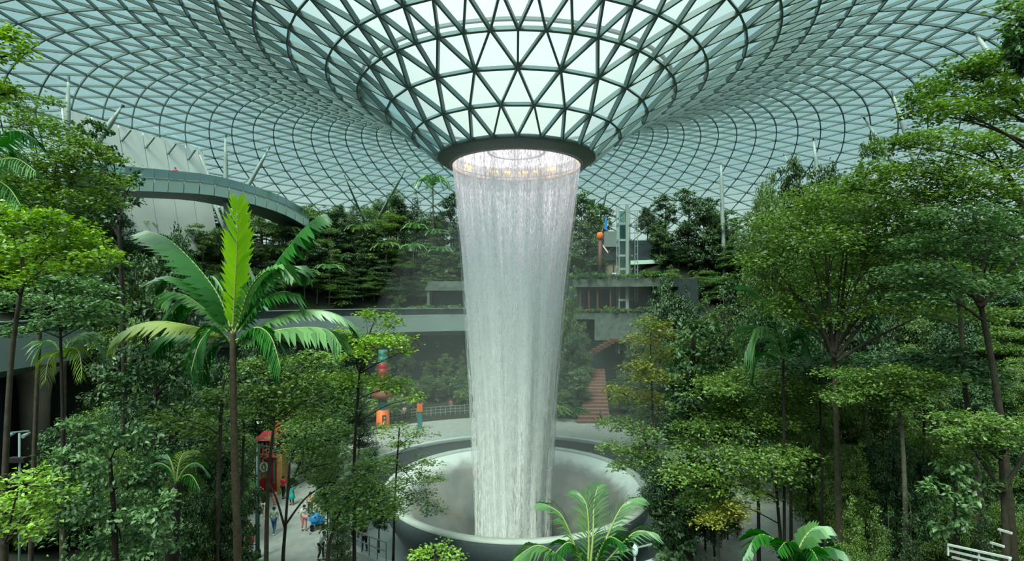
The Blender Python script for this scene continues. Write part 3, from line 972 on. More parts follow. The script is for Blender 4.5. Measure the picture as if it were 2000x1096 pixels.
def lobe_leaves(rng, a, b, h, L, dens=1.3, ratio=0.5):
    """a rounded bushy lobe"""
    n = int(min(9000, max(60, dens * 4 * PI * (a * b + a * h + b * h) / 3 / (L * L * ratio))))
    ns = max(8, n // 30)
    p = unit(rng.normal(0, 1, (ns, 3))) * (rng.uniform(0.25, 1, (ns, 1)) ** 0.4)
    p *= (0.86 + 0.22 * np.sin(p[:, :1] * 7 + p[:, 1:2] * 5 + rng.uniform(0, 6)))
    k = rng.integers(0, ns, n)
    q = p[k] + rng.normal(0, 0.16, (n, 3))
    c = q * np.array([a, b, h])
    out = unit(q)
    nr = unit(out * 0.7 + np.array([0, 0, 0.8]) + rng.normal(0, 0.45, (n, 3)))
    d = unit(out + rng.normal(0, 0.7, (n, 3)) + np.array([0, 0, -0.25]))
    Ls = L * rng.uniform(0.7, 1.3, n)
    return leaves(c, d, nr, Ls, Ls * ratio)


def foliage(name, parts, mat, parent, loc=(0, 0, 0)):
    vs, fs, b = [], [], 0
    for v, f in parts:
        vs.append(v); fs.append(f + b); b += len(v)
    o = link_mesh(name, np_mesh(name, np.concatenate(vs), np.concatenate(fs)), mat, parent)
    o.location = loc
    return tag(o, kind='stuff')


NTREE = [0]


def hero_tree(name, label, y, trunk, pads, mat, L=0.13, r0=0.16, bark='bark', style='tier', dens=2.3, ratio=0.55, cat='tree', group=None,
              depth=0.85, spread=0.75, limbs=()):
    """a tree that stands at distance y: trunk and leaf layers follow the photograph's outline, with full depth"""
    NTREE[0] += 1
    L *= 1.2
    rng = np.random.default_rng(100 + NTREE[0] * 7)
    tp = [at(px, py, y) for px, py in trunk]
    g = ground(tp[0].x, y)
    base = Vector((tp[0].x, y, g - 0.15))
    if tp[0].z - base.z > 1.0: tp.insert(0, base)
    else: tp[0] = base
    root = tag(empty(name, base), label, cat, group)
    loc = [p - base for p in tp]
    path = curve_pts(loc, 8) if len(loc) > 2 else [loc[0] + (loc[-1] - loc[0]) * (i / 8) for i in range(9)]
    n = len(path)
    MB().tube(path, [r0 * (1.25 - 0.7 * (i / (n - 1)) ** 0.8) for i in range(n)], 8).build('trunk', M[bark], root, True)
    for lm in limbs:
        q = curve_pts([at(px, py, y + (i - 1) * 0.25) - base for i, (px, py) in enumerate(lm)], 5)
        MB().tube(q, [r0 * (0.62 - 0.42 * i / (len(q) - 1)) for i in range(len(q))], 7).build('limb', M[bark], root, True)
    for i, pd in enumerate(pads):
        px, py, hw, hh = pd[:4]
        dy = pd[4] if len(pd) > 4 else rng.uniform(-1, 1) * hw / FPX * y * 0.7
        yy = y + dy
        a, h = hw / FPX * yy, hh / FPX * yy
        c = at(px, py, yy) - base
        mm = pd[5] if len(pd) > 5 else mat
        # branch from the trunk below the layer
        tgt = c - Vector((0, 0, h * 0.35))
        cand = [q for q in path[n // 3:] if q.z < tgt.z - 0.25 * (tgt - q).to_2d().length]
        s0 = cand[-1] if cand else path[n * 2 // 3]
        if (tgt - s0).length > 0.3:
            md = s0.lerp(tgt, 0.5) + Vector((0, 0, 0.12 * (tgt - s0).length)) * rng.uniform(0.2, 1)
            br = MB()
            bl = curve_pts([s0, md, tgt], 5)
            rb_ = max(0.018, r0 * 0.30)
            br.tube(bl, [rb_ * (1.2 - 0.9 * j / (len(bl) - 1)) for j in range(len(bl))], 6)
            for q in range(4):
                an = rng.uniform(0, 2 * PI)
                e = tgt + Vector((a * 0.7 * math.cos(an), a * depth * 0.7 * math.sin(an), h * rng.uniform(-0.1, 0.4)))
                st = bl[rng.integers(len(bl) // 2, len(bl))]
                br.tube([st, st.lerp(e, 0.5) + Vector((0, 0, 0.04 * a)), e], [rb_ * 0.4, rb_ * 0.28, rb_ * 0.1], 5)
            br.build('branch', M[bark], root, True)
        if style == 'tier': lv = tier_leaves(rng, a, a * depth, h, L, dens, ratio, spread)
        else: lv = lobe_leaves(rng, a, a * depth, h, L, dens, ratio)
        foliage('leaf_layer', [lv], M[mm], root, c)
    return root


# ---- palms
def frond_mesh(rng, pts, width, droop=0.25, side=None, n=34, wf=1.25, twist=0.0, one_sided=0.0, ang=48, stiff=0.9):
    """rachis pts (Vectors, local) and leaflets on both sides; returns leaflet mesh data and the rachis path"""
    cp = curve_pts(pts, 10)
    m = len(cp)
    ln = sum((cp[i + 1] - cp[i]).length for i in range(m - 1))
    vs, fs = [], []
    for sg in (-1, 1):
        for i in range(n):
            t = 0.06 + 0.94 * (i + rng.uniform(-0.2, 0.2)) / (n - 1)
            t = min(max(t, 0.03), 1)
            f = t * (m - 1); j = min(int(f), m - 2)
            p = cp[j].lerp(cp[j + 1], f - j)
            tg = (cp[j + 1] - cp[j]).normalized()
            if side is None:
                sd = tg.cross(Vector((0, 0, 1)))
                sd = sd.normalized() if sd.length > 0.05 else Vector((1, 0, 0))
            else:
                sd = (Vector(side) - tg * tg.dot(Vector(side))).normalized()
            up = sd.cross(tg)
            an = math.radians(ang - 24 * t + rng.uniform(-4, 4))
            prof = (math.sin(PI * min(1, 0.10 + t * 0.86)) ** 0.6) * (1.0 if sg < 0 else 1.0 - one_sided)
            ll = width * 0.5 / max(math.sin(an), 0.5) * prof * rng.uniform(0.9, 1.08)
            d = tg * math.cos(an) + sd * sg * math.sin(an)
            dr = Vector((0, 0, -1)) * droop
            w = ln / n * wf * (0.65 + 0.35 * prof)
            e1 = p + (d + dr * 0.3).normalized() * ll * 0.5
            e2 = e1 + (d * stiff + dr * 1.2 + up * 0.02).normalized() * ll * 0.5
            wv = (tg * 0.9 + up * 0.25).normalized() * w * 0.5
            b = len(vs)
            vs += [p - wv * 0.6, p + wv * 0.6, e1 + wv, e1 - wv, e2]
            fs += [(b, b + 1, b + 2), (b, b + 2, b + 3), (b + 3, b + 2, b + 4)]
    return np.array([tuple(v) for v in vs]), np.array(fs), cp


def hero_palm(name, label, y, trunk, fronds, r0=0.16, bark='palm_bark', cat='palm', seed=1):
    """fronds: (pixel polyline, pixel width, material, droop, side or None, depth shift of the tip)"""
    rng = np.random.default_rng(seed)
    tp = [at(px, py, y) for px, py in trunk]
    base = Vector((tp[0].x, y, ground(tp[0].x, y) - 0.15))
    if tp[0].z - base.z > 0.8: tp.insert(0, base)
    root = tag(empty(name, base), label, cat)
    path = curve_pts([p - base for p in tp], 8)
    n = len(path)
    MB().tube(path, [r0 * (1.2 - 0.45 * i / (n - 1)) for i in range(n)], 10).build('trunk', M[bark], root, True)
    for fr in fronds:
        pl, wd, mt, dr, side, tipdy = fr[:6]
        kw = fr[6] if len(fr) > 6 else {}
        k = len(pl)
        P = [at(px, py, y + tipdy * (i / (k - 1)) ** 1.3) - base for i, (px, py) in enumerate(pl)]
        v, f, cp = frond_mesh(rng, P, wd / FPX * y, dr, side, **kw)
        fo = tag(link_mesh('frond', np_mesh('frond', v, f), M[mt], root))
        MB().tube(cp, [0.035 * (1.1 - 0.9 * i / (len(cp) - 1)) for i in range(len(cp))], 5).build('rachis', M['frond_stalk'], fo, True)
    return root


def palm_proto(name, seed, h, fl, nf, mat, r=0.12):
    rng = np.random.default_rng(seed)
    root = empty(name)
    MB().tube(curve_pts([(0, 0, -0.2), (0.1, 0.05, h * 0.5), (0.05, 0, h)], 6), [r * (1.2 - 0.4 * i / 12) for i in range(13)], 8).build('trunk', M['pale_bark'], root, True)
    for i in range(nf):
        a = 2 * PI * i / nf + rng.uniform(-0.2, 0.2)
        el = rng.uniform(0.15, 1.25)
        d = Vector((math.cos(a), math.sin(a), 0))
        p0 = Vector((0.05, 0, h))
        P = [p0, p0 + d * fl * 0.4 * math.cos(el) + Vector((0, 0, fl * 0.4 * math.sin(el))),
             p0 + d * fl * 0.75 * math.cos(el * 0.7) + Vector((0, 0, fl * (0.5 * math.sin(el) - 0.1))),
             p0 + d * fl * (0.95 * math.cos(el * 0.5)) + Vector((0, 0, fl * (0.42 * math.sin(el) - 0.38)))]
        v, f, cp = frond_mesh(rng, P, fl * 0.42, 0.5, n=16, wf=0.8)
        link_mesh('frond', np_mesh('frond', v, f), M[mat], root)
    return root


def tree_proto(name, seed, h, w, mat, kind, L=0.26, bark='pale_bark', r=0.15):
    """free-standing tree of height h and crown width w, base at the origin"""
    rng = np.random.default_rng(seed)
    root = empty(name)
    top = h * (0.93 if kind != 'round' else 0.7)
    path = curve_pts([(0, 0, -0.3), (rng.uniform(-.2, .2), rng.uniform(-.2, .2), h * 0.45), (rng.uniform(-.3, .3), 0, top)], 6)
    br = MB()
    br.tube(path, [r * (1.25 - 1.0 * i / (len(path) - 1)) for i in range(len(path))], 7)
    lv = []

    def put(c, a, hh, tier, dens):
        b_ = path[min(int(len(path) * max(0.25, (c[2] - 0.12 * h) / top)), len(path) - 1)]
        br.tube([b_, b_.lerp(Vector(c), 0.6) + Vector((0, 0, 0.1 * a)), Vector(c)], [r * 0.35, r * 0.25, r * 0.1], 5)
        v, f = (tier_leaves(rng, a, a, hh, L, dens, 0.55, 0.9) if tier else lobe_leaves(rng, a, a, hh, L, dens, 0.55))
        lv.append((v + np.array(c), f))
    if kind == 'tier':
        nl = 8
        for i in range(nl):
            t = i / (nl - 1)
            z = h * (0.20 + 0.75 * t)
            ww = w / 2 * (1 - 0.72 * t ** 1.3) * rng.uniform(0.8, 1.1)
            for j in range(4 if t < 0.6 else (3 if t < .9 else 1)):
                an = 2 * PI * j / 4 + rng.uniform(-.7, .7)
                put((ww * 0.55 * math.cos(an), ww * 0.55 * math.sin(an), z + rng.uniform(-.045, .045) * h), ww * 0.62, h * 0.035, True, 1.7)
    elif kind == 'flat':
        for i in range(20):
            an, q = rng.uniform(0, 2 * PI), math.sqrt(rng.uniform(0, 1))
            put((w / 2 * 0.75 * q * math.cos(an), w / 2 * 0.75 * q * math.sin(an), h * (0.42 + 0.54 * rng.uniform(0, 1) * (1 - 0.5 * q))), w * 0.2, h * 0.04, True, 1.8)
    else:
        for i in range(20):
            an, q, z = rng.uniform(0, 2 * PI), math.sqrt(rng.uniform(0, 1)), (i + rng.uniform(0, 1)) / 20
            ww = w / 2 * 0.72 * (1 - abs(z - 0.4) ** 1.5 * 0.9)
            put((ww * q * math.cos(an), ww * q * math.sin(an), h * ((0.38 if kind == 'round' else 0.14) + (0.55 if kind == 'round' else 0.8) * z)), w * rng.uniform(.16, .25), w * 0.15, False, 0.95)
    br.build('trunk', M[bark], root, True)
    foliage('foliage', lv, M[mat], root)
    return root


def shrub_proto(name, seed, kind, mat, s=1.0, L=0.2):
    rng = np.random.default_rng(seed)
    root = empty(name)
    if kind == 'bush':
        st = MB()
        lv = []
        for i in range(6):
            c = np.array([rng.uniform(-.6, .6) * s, rng.uniform(-.6, .6) * s, rng.uniform(.35, 1.0) * s])
            v, f = lobe_leaves(rng, .55 * s, .55 * s, .42 * s, L, 0.9, 0.5)
            lv.append((v + c, f))
            st.tube([(0, 0, -0.1), Vector(c) * 0.6, Vector(c)], [0.03, 0.025, 0.01], 5)
        st.build('stem', M['dark_bark'], root)
        foliage('foliage', lv, M[mat], root)
    else:                                       # a rosette of long arching leaves
        nf = 18 if kind == 'fern' else 14
        st = MB().tube([(0, 0, -0.1), (0, 0, 0.25 * s)], [0.06 * s, 0.04 * s], 6).build('stem', M['dark_bark'], root)
        for i in range(nf):
            a = 2 * PI * i / nf * 2.4 + rng.uniform(-.2, .2)
            el = rng.uniform(0.35, 1.35)
            d = Vector((math.cos(a), math.sin(a), 0))
            ll = s * rng.uniform(0.9, 1.4)
            p0 = Vector((0, 0, 0.2 * s))
            P = [p0, p0 + d * ll * .45 * math.cos(el) + Vector((0, 0, ll * .5 * math.sin(el))), p0 + d * ll * .8 * math.cos(el * .7) + Vector((0, 0, ll * .55 * math.sin(el))),
                 p0 + d * ll * math.cos(el * .5) + Vector((0, 0, ll * .35 * math.sin(el)))]
            if kind == 'fern':
                v, f, cp = frond_mesh(rng, P, 0.30 * ll, 0.2, n=14, wf=0.9, ang=66)
            else:
                cp = curve_pts(P, 3); vs = []; fs = []
                for j, q in enumerate(cp):
                    t = j / (len(cp) - 1)
                    sd = d.cross(Vector((0, 0, 1))) * (0.13 * ll * math.sin(PI * (0.08 + 0.9 * t)) ** 0.8)
                    vs += [tuple(q - sd), tuple(q + Vector((0, 0, -0.03 * ll))), tuple(q + sd)]
                    if j:
                        b = 3 * j
                        fs += [(b - 3, b - 2, b + 1, b), (b - 2, b - 1, b + 2, b + 1)]
                v, f = np.array(vs), np.array(fs)
            link_mesh('leaf', np_mesh('leaf', v, f), M[mat], root)
    return root


def copy_tree(o, parent=None):
    c = o.copy(); COL.objects.link(c)
    if parent is not None: c.parent = parent
    for ch in o.children: copy_tree(ch, c)
    return c


USED = set()


def place(proto, loc, sc, rz, label, cat, group=None):
    o = proto if proto.name not in USED else copy_tree(proto)
    USED.add(proto.name)
    o.location = loc
    o.scale = sc if isinstance(sc, tuple) else (sc, sc, sc)
    o.rotation_euler = (0, 0, rz)
    tag(o, label, cat, group)
    return o
# ---- the trees that show large, right side
T = hero_tree
T('tiered_tree', 'broad light green tiered tree with a fan of dark branches, right of the fountain', 23, [(1640, 1090), (1634, 850), (1628, 690)],
  [(1660, 385, 150, 24), (1560, 430, 110, 24), (1720, 425, 120, 26), (1610, 470, 130, 24), (1750, 480, 110, 24), (1510, 510, 90, 22),
   (1670, 520, 120, 24), (1570, 560, 90, 20), (1750, 560, 80, 20), (1690, 600, 70, 16), (1520, 595, 70, 16), (1600, 625, 70, 14)], 'leaf_mid', 0.15, 0.15, limbs=[[(1630, 700), (1605, 640), (1570, 590), (1540, 560)], [(1630, 690), (1640, 620), (1650, 540), (1655, 480)], [(1632, 700), (1670, 650), (1705, 600), (1740, 560)], [(1633, 705), (1690, 670), (1750, 640), (1790, 620)], [(1628, 690), (1620, 620), (1615, 540), (1612, 490)]])
T('tiered_tree', 'tall tree at the right edge with a forked trunk under pale layered leaves', 19, [(1980, 1096), (1952, 800), (1915, 592)],
  [(1880, 425, 110, 22), (1965, 450, 80, 22), (1820, 480, 110, 22), (1930, 500, 110, 20), (1780, 530, 90, 18), (1880, 550, 110, 16), (1985, 545, 60, 18), (1800, 580, 70, 14)],
  'leaf_dusty', 0.13, 0.15, limbs=[[(1915, 600), (1890, 560), (1850, 520), (1810, 495)], [(1917, 598), (1950, 555), (1985, 510), (2010, 480)], [(1912, 590), (1915, 540), (1925, 490), (1930, 460)]])
T('tiered_tree', 'slim leaning tree behind the forked trunk at the right edge', 25, [(1932, 1080), (1890, 800), (1872, 575)],
  [(1835, 560, 70, 16), (1870, 520, 90, 18), (1800, 610, 60, 12), (1920, 610, 70, 14)], 'leaf_mid', 0.15, 0.15, 'pale_bark')
T('canopy_tree', 'high tree reaching in from the right edge with feathery layers against the roof', 16, [(2085, 1096), (2075, 700), (2050, 400), (2010, 215)],
  [(1880, 140, 70, 18), (1820, 180, 62, 18), (1950, 175, 70, 20), (1880, 215, 90, 16), (1985, 225, 55, 24), (1800, 215, 40, 10), (1930, 120, 60, 16), (1985, 130, 40, 30)], 'leaf_mid', 0.12, 0.14, dens=3.0)
T('canopy_tree', 'layered mid-green tree below the highest canopy at the right edge', 21, [(2040, 1096), (2035, 700), (2000, 420), (1960, 330)],
  [(1760, 280, 55, 14), (1840, 275, 80, 20), (1930, 275, 80, 20), (1985, 320, 55, 26), (1710, 330, 55, 16), (1800, 330, 90, 20), (1900, 345, 90, 22), (1680, 365, 50, 12), (1850, 385, 110, 20), (1960, 390, 70, 24)],
  'leaf_mid', 0.14, 0.16)
T('canopy_tree', 'dark leafy crown in the top right corner of the picture', 13, [(2160, 1096), (2150, 600), (2080, 200), (2040, 110)],
  [(1985, 85, 34, 34), (2010, 120, 36, 30), (2010, 55, 40, 30)], 'leaf_deep', 0.15, 0.14, 'dark_bark', 'lobe')
T('canopy_tree', 'sparse olive sprays above the dark crown in the top right corner', 14, [(2190, 1096), (2180, 600), (2100, 150), (2060, 60)],
  [(1985, 25, 40, 18), (1960, 10, 30, 12), (1975, 55, 36, 12), (2020, 5, 40, 14)], 'leaf_olive', 0.12, 0.12)
T('tiered_tree', 'spreading green tree right of the yellowing tree beside the fountain plaza', 28, [(1482, 1080), (1481, 960), (1478, 850)],
  [(1400, 755, 80, 16), (1480, 735, 90, 16), (1560, 755, 80, 16), (1365, 795, 60, 14), (1450, 795, 90, 16), (1540, 805, 80, 16), (1400, 832, 80, 14), (1490, 842, 80, 14), (1430, 770, 60, 16), (1525, 778, 60, 16), (1400, 800, 70, 16), (1500, 820, 70, 14)], 'leaf_mid', 0.15, 0.11, 'dark_bark')
T('tiered_tree', 'lower green tree whose leaf layers screen the plaza, right of the basin', 26, [(1527, 1090), (1520, 1000), (1512, 900)],
  [(1375, 878, 85, 18), (1465, 895, 95, 18), (1555, 890, 60, 16), (1345, 922, 65, 16), (1435, 938, 85, 16), (1375, 975, 65, 14), (1520, 930, 70, 12)], 'leaf_mid', 0.16, 0.10, 'dark_bark')
T('small_tree', 'small tree with a yellowing crown over the bright paving at lower right', 25, [(1403, 1090), (1402, 1040)],
  [(1425, 1002, 50, 9), (1385, 1015, 40, 9), (1450, 992, 36, 8)], 'leaf_yellow', 0.14, 0.09, 'dark_bark')
T('climber_tree', 'dark glossy tree smothered by climbers, nearest the basin on its right', 29, [(1345, 1090), (1348, 860), (1355, 650)],
  [(1362, 650, 55, 30), (1340, 705, 50, 36), (1395, 690, 36, 34), (1345, 775, 50, 45), (1325, 850, 42, 45), (1315, 925, 40, 50), (1310, 1005, 44, 55), (1330, 1070, 60, 40)], 'leaf_deep', 0.26, 0.2, 'dark_bark', 'lobe', 1.1)
T('yellowing_tree', 'thin tree with yellow-green leaf tiers just right of the falling water', 38, [(1282, 1000), (1276, 850), (1270, 660)],
  [(1275, 630, 40, 9), (1245, 662, 40, 8), (1290, 690, 46, 10), (1240, 712, 44, 8), (1275, 735, 60, 10), (1205, 762, 36, 7), (1255, 775, 58, 10), (1300, 650, 40, 12)], 'leaf_yellow', 0.21, 0.09)
T('tiered_tree', 'olive green tree overhanging the right rim of the basin', 35, [(1290, 1010), (1275, 920), (1255, 840)],
  [(1205, 825, 50, 10), (1250, 845, 55, 12), (1195, 872, 46, 11), (1255, 885, 55, 12), (1225, 905, 40, 9), (1290, 905, 50, 14)], 'leaf_olive', 0.2, 0.10)
T('tiered_tree', 'sunlit leaf shelf crossing the dark trunks at right of centre', 20, [(1770, 1090), (1765, 900), (1757, 800)],
  [(1660, 730, 70, 9), (1720, 748, 80, 11), (1640, 775, 46, 8), (1705, 785, 70, 9), (1785, 765, 60, 11), (1760, 725, 60, 9), (1830, 740, 60, 10), (1680, 755, 60, 10), (1750, 775, 70, 10), (1800, 755, 50, 12)], 'leaf_mid', 0.11, 0.10, 'pale_bark')
T('tiered_tree', 'low leaf shelf in front of the forked trunk at the right edge', 16, [(1965, 1090), (1962, 1000), (1955, 900)],
  [(1880, 815, 60, 10), (1940, 822, 70, 11), (1895, 850, 70, 11), (1980, 845, 40, 13), (1850, 845, 40, 8), (1920, 870, 70, 12), (1960, 862, 50, 12)], 'leaf_mid', 0.105, 0.11, limbs=[[(1958, 960), (1930, 920), (1905, 885), (1890, 860)], [(1960, 955), (1985, 915), (2005, 880), (2015, 850)]])
T('broadleaf_shrub', 'pale green broad-leaved shrub beside the trunks at lower right', 16, [(1868, 1090), (1866, 1030), (1866, 960)],
  [(1858, 915, 46, 26), (1905, 950, 46, 30), (1835, 965, 40, 28), (1885, 1000, 50, 30), (1850, 1030, 40, 26)], 'leaf_dusty', 0.16, 0.06, 'dark_bark', 'lobe', 0.8)
for i, (px, y, x1, r, lb) in enumerate([(1545, 30, 1548, 0.11, 'bare slim trunk between the two lower green trees at right'), (1605, 27, 1600, 0.08, 'thin dark trunk left of the fan-branched tree'),
                                        (1690, 30, 1686, 0.10, 'dark slim trunk right of the fan-branched tree'), (1806, 27, 1803, 0.1, 'straight brown trunk in the dark wood near the right edge'),
                                        (1905, 22, 1882, 0.14, 'stout pale trunk beside the forked trunk at the right edge')]):
    T('understory_tree', lb, y, [(px, 1050), (px, 900), (x1, 740)], [(x1 - 30, 720, 70, 16), (x1 + 35, 735, 70, 16), (x1, 700, 60, 16)], 'leaf_deep', 0.2, r, 'dark_bark' if i % 2 else 'bark')

# ---- left side
T('canopy_tree', 'bright leafed branch reaching in at the top left corner', 11, [(-150, 1096), (-140, 600), (-110, 250), (-70, 130)],
  [(15, 75, 42, 16), (-5, 105, 40, 16), (45, 100, 22, 9), (5, 60, 30, 10), (0, 165, 32, 12), (30, 178, 28, 11), (-10, 205, 32, 12)], 'leaf_bright', 0.10, 0.12, 'dark_bark')
T('canopy_tree', 'olive green layered tree rising under the roof at the left edge', 20, [(60, 1096), (75, 700), (95, 440)],
  [(50, 195, 60, 12, 1.0, 'leaf_olive'), (120, 262, 60, 18), (165, 300, 76, 20), (90, 315, 90, 22), (150, 350, 90, 22), (50, 360, 90, 24), (185, 385, 60, 18), (110, 395, 80, 18), (60, 235, 60, 16)], 'leaf_mid', 0.13, 0.09)
T('broadleaf_tree', 'dark tree before the white panels, left of the high bridge', 26, [(240, 1060), (242, 700), (232, 420)],
  [(185, 255, 30, 20), (160, 240, 24, 14), (222, 300, 28, 24), (255, 355, 28, 20), (240, 395, 32, 24), (205, 345, 30, 24), (215, 430, 40, 26)], 'leaf_deep', 0.2, 0.15, 'dark_bark', 'lobe', 0.9)
T('tiered_tree', 'bright green tree of flat leaf shelves at the left edge above the plank-grey gallery', 14, [(4, 1090), (18, 760), (34, 610), (48, 545)],
  [(35, 415, 80, 15), (110, 432, 80, 14), (25, 452, 90, 16), (150, 465, 70, 14), (85, 482, 100, 16), (190, 500, 56, 12), (35, 515, 90, 16), (135, 522, 80, 13), (5, 552, 70, 16)], 'leaf_bright', 0.12, 0.075)
T('tiered_tree', 'dusty green tree standing between the left edge and the great palm', 18, [(126, 1060), (122, 800), (118, 650)],
  [(150, 560, 85, 16), (90, 585, 80, 16), (185, 598, 66, 14), (130, 622, 90, 14), (200, 632, 46, 11), (55, 640, 50, 13), (100, 545, 60, 12)], 'leaf_dusty', 0.13, 0.07, 'dark_bark')
T('broadleaf_tree', 'dark broad-leaved tree left of the great palm trunk', 23, [(300, 1050), (302, 900), (305, 760)],
  [(300, 690, 66, 32), (245, 735, 60, 34), (355, 735, 56, 40), (300, 780, 76, 34), (370, 690, 46, 30)], 'leaf_deep', 0.2, 0.13, 'dark_bark', 'lobe', 1.0)
T('broadleaf_tree', 'pale broad-leaved tree filling the lower left below the concrete pillar', 14, [(225, 1090), (222, 1000), (215, 900)],
  [(165, 832, 50, 26), (235, 850, 64, 32), (145, 905, 66, 34), (225, 920, 76, 34), (295, 915, 46, 36), (200, 1000, 100, 36), (300, 1000, 50, 46), (130, 985, 60, 36), (240, 1060, 110, 40)], 'leaf_dusty', 0.125, 0.08, 'dark_bark', 'lobe', 1.0)
T('tiered_tree', 'pale lime leaf shelf in the bottom left corner', 9, [(8, 1094), (12, 1060)],
  [(40, 938, 66, 14), (98, 958, 46, 12), (25, 980, 70, 15), (88, 992, 46, 12), (15, 1022, 60, 16), (60, 1030, 40, 10)], 'leaf_bright', 0.085, 0.07)
T('tiered_tree', 'vivid green tree with flat tiers in front of the concrete bridge', 25, [(692, 1090), (692, 900), (702, 730)],
  [(735, 615, 42, 9), (765, 632, 30, 7), (675, 650, 40, 9), (740, 662, 75, 12), (790, 684, 28, 8), (690, 688, 60, 12), (705, 742, 70, 10), (775, 752, 52, 9), (812, 775, 20, 9), (640, 735, 50, 12)], 'leaf_bright', 0.16, 0.10, 'dark_bark')
T('tiered_tree', 'mid-green layered tree right of the great palm trunk', 22, [(520, 1090), (524, 940), (535, 830)],
  [(520, 715, 60, 15), (585, 735, 70, 15), (540, 765, 70, 16), (625, 765, 60, 15), (500, 800, 50, 14), (575, 808, 64, 15), (650, 800, 40, 14), (600, 700, 50, 14)], 'leaf_mid', 0.14, 0.10)
T('forked_tree', 'slender tree with a trunk forked low, standing on the grey plaza at lower left', 27, [(553, 1090), (558, 1020), (566, 900)],
  [(600, 828, 56, 20), (652, 848, 46, 20), (600, 875, 66, 22), (660, 895, 48, 20), (625, 925, 56, 16), (560, 845, 36, 16)], 'leaf_olive', 0.15, 0.10, limbs=[[(556, 1030), (540, 975), (522, 935), (515, 900)], [(558, 1025), (595, 975), (640, 940), (665, 900)], [(562, 960), (580, 920), (600, 870)]])
T('tiered_tree', 'olive tree in front of the basin wall, right of the forked tree', 24, [(640, 1094), (650, 1040), (680, 960)],
  [(720, 915, 46, 16), (690, 952, 66, 16), (742, 955, 48, 16), (762, 985, 38, 14), (700, 995, 60, 13), (640, 985, 50, 12), (670, 1015, 46, 12)], 'leaf_olive', 0.15, 0.10)
T('pagoda_tree', 'delicate tree of thin level tiers before the left rim of the basin', 30, [(768, 1090), (772, 960), (780, 835)],
  [(785, 838, 56, 8), (832, 848, 25, 6), (765, 895, 38, 7), (830, 900, 38, 7), (790, 925, 60, 8), (842, 940, 38, 7), (755, 955, 40, 7), (825, 970, 52, 7), (852, 998, 28, 6), (770, 998, 44, 7), (800, 870, 40, 7)], 'leaf_olive', 0.16, 0.07, 'dark_bark', 'tier', 1.3)
T('small_tree', 'twiggy treetop in front of the dark basin wall at the bottom edge', 19, [(850, 1094), (850, 1090)],
  [(865, 1072, 38, 7), (830, 1086, 40, 7), (880, 1090, 30, 6)], 'leaf_bright', 0.13, 0.06)
T('understory_tree', 'tall thin trunk just left of the great palm trunk', 21, [(424, 1090), (430, 850), (437, 740)], [(400, 780, 55, 15), (470, 765, 50, 14), (350, 815, 70, 16), (385, 840, 60, 15)], 'leaf_mid', 0.16, 0.09)
T('understory_tree', 'second slim trunk, just right of the great palm trunk', 24, [(470, 1090), (473, 950), (477, 820)], [(470, 810, 46, 13), (440, 850, 46, 13), (410, 880, 50, 14)], 'leaf_mid', 0.16, 0.09)

# ---- the great palm and the other palms in front
hero_palm('great_palm', 'great palm with one upright lime green frond, left of the waterfall', 18, [(464, 1090), (458, 880), (455, 700), (455, 650)], [
    ([(455, 640), (459, 560), (463, 480), (465, 396)], 66, 'palm_lime', 0.0, (1, 0, 0.02), -0.4, dict(n=26, wf=2.0, ang=50, stiff=1.0)),
    ([(450, 640), (425, 575), (375, 510), (325, 465), (296, 462)], 84, 'palm_green', 0.5, None, 0.8, dict(wf=2.0, one_sided=0.2)),
    ([(448, 645), (410, 590), (365, 550), (325, 545), (305, 566)], 60, 'palm_green', 0.35, None, 0.5, dict(wf=1.9)),
    ([(446, 650), (400, 605), (355, 575), (322, 590)], 60, 'palm_pale', 0.6, None, -1.2, dict(wf=1.4)),
    ([(446, 660), (385, 640), (310, 628), (255, 640), (225, 668)], 76, 'palm_yellow', 0.9, None, -1.0, dict(wf=1.6)),
    ([(446, 665), (400, 650), (340, 650), (300, 690)], 70, 'palm_green', 0.8, None, 1.2, dict(wf=1.6)),
    ([(462, 640), (500, 570), (550, 500), (595, 445), (620, 425)], 80, 'palm_green', 0.9, None, 0.8, dict(wf=1.9)),
    ([(464, 640), (490, 560), (540, 520), (570, 540)], 60, 'palm_pale', 0.5, None, -0.6, dict(wf=1.6)),
    ([(465, 650), (510, 590), (560, 570), (592, 600)], 70, 'palm_green', 0.9, None, 0.3, dict(wf=1.4)),
    ([(468, 665), (530, 625), (600, 606), (660, 615), (696, 645)], 70, 'palm_pale', 0.7, None, 1.2, dict(wf=1.4)),
    ([(468, 675), (520, 650), (590, 640), (640, 645), (664, 672)], 84, 'palm_pale', 0.9, None, -1.2, dict(wf=1.7)),
    ([(462, 670), (500, 640), (530, 660), (548, 720)], 70, 'palm_green', 0.8, None, -1.6, dict(wf=1.4)),
    ([(450, 670), (420, 640), (390, 670), (372, 730)], 70, 'palm_green', 0.8, None, -1.4, dict(wf=1.4)),
    ([(456, 650), (440, 580), (415, 540), (395, 560)], 50, 'palm_green', 0.5, None, 1.5, dict(wf=1.4)),
    ([(456, 655), (470, 600), (520, 545), (575, 520), (600, 545)], 66, 'palm_green', 0.9, None, 2.2, dict(wf=1.7)),
    ([(454, 655), (430, 600), (385, 575), (345, 600), (330, 640)], 66, 'palm_green', 0.9, None, 2.0, dict(wf=1.7)),
    ([(458, 665), (490, 660), (525, 690), (540, 740)], 60, 'palm_green', 0.9, None, 0.4, dict(wf=1.4)),
    ([(452, 665), (425, 665), (400, 700), (395, 745)], 60, 'palm_green', 0.9, None, 0.4, dict(wf=1.4)),
    ([(458, 650), (480, 590), (505, 560), (530, 590)], 56, 'palm_green', 0.6, None, 1.6, dict(wf=1.4)),
], 0.12, seed=5)
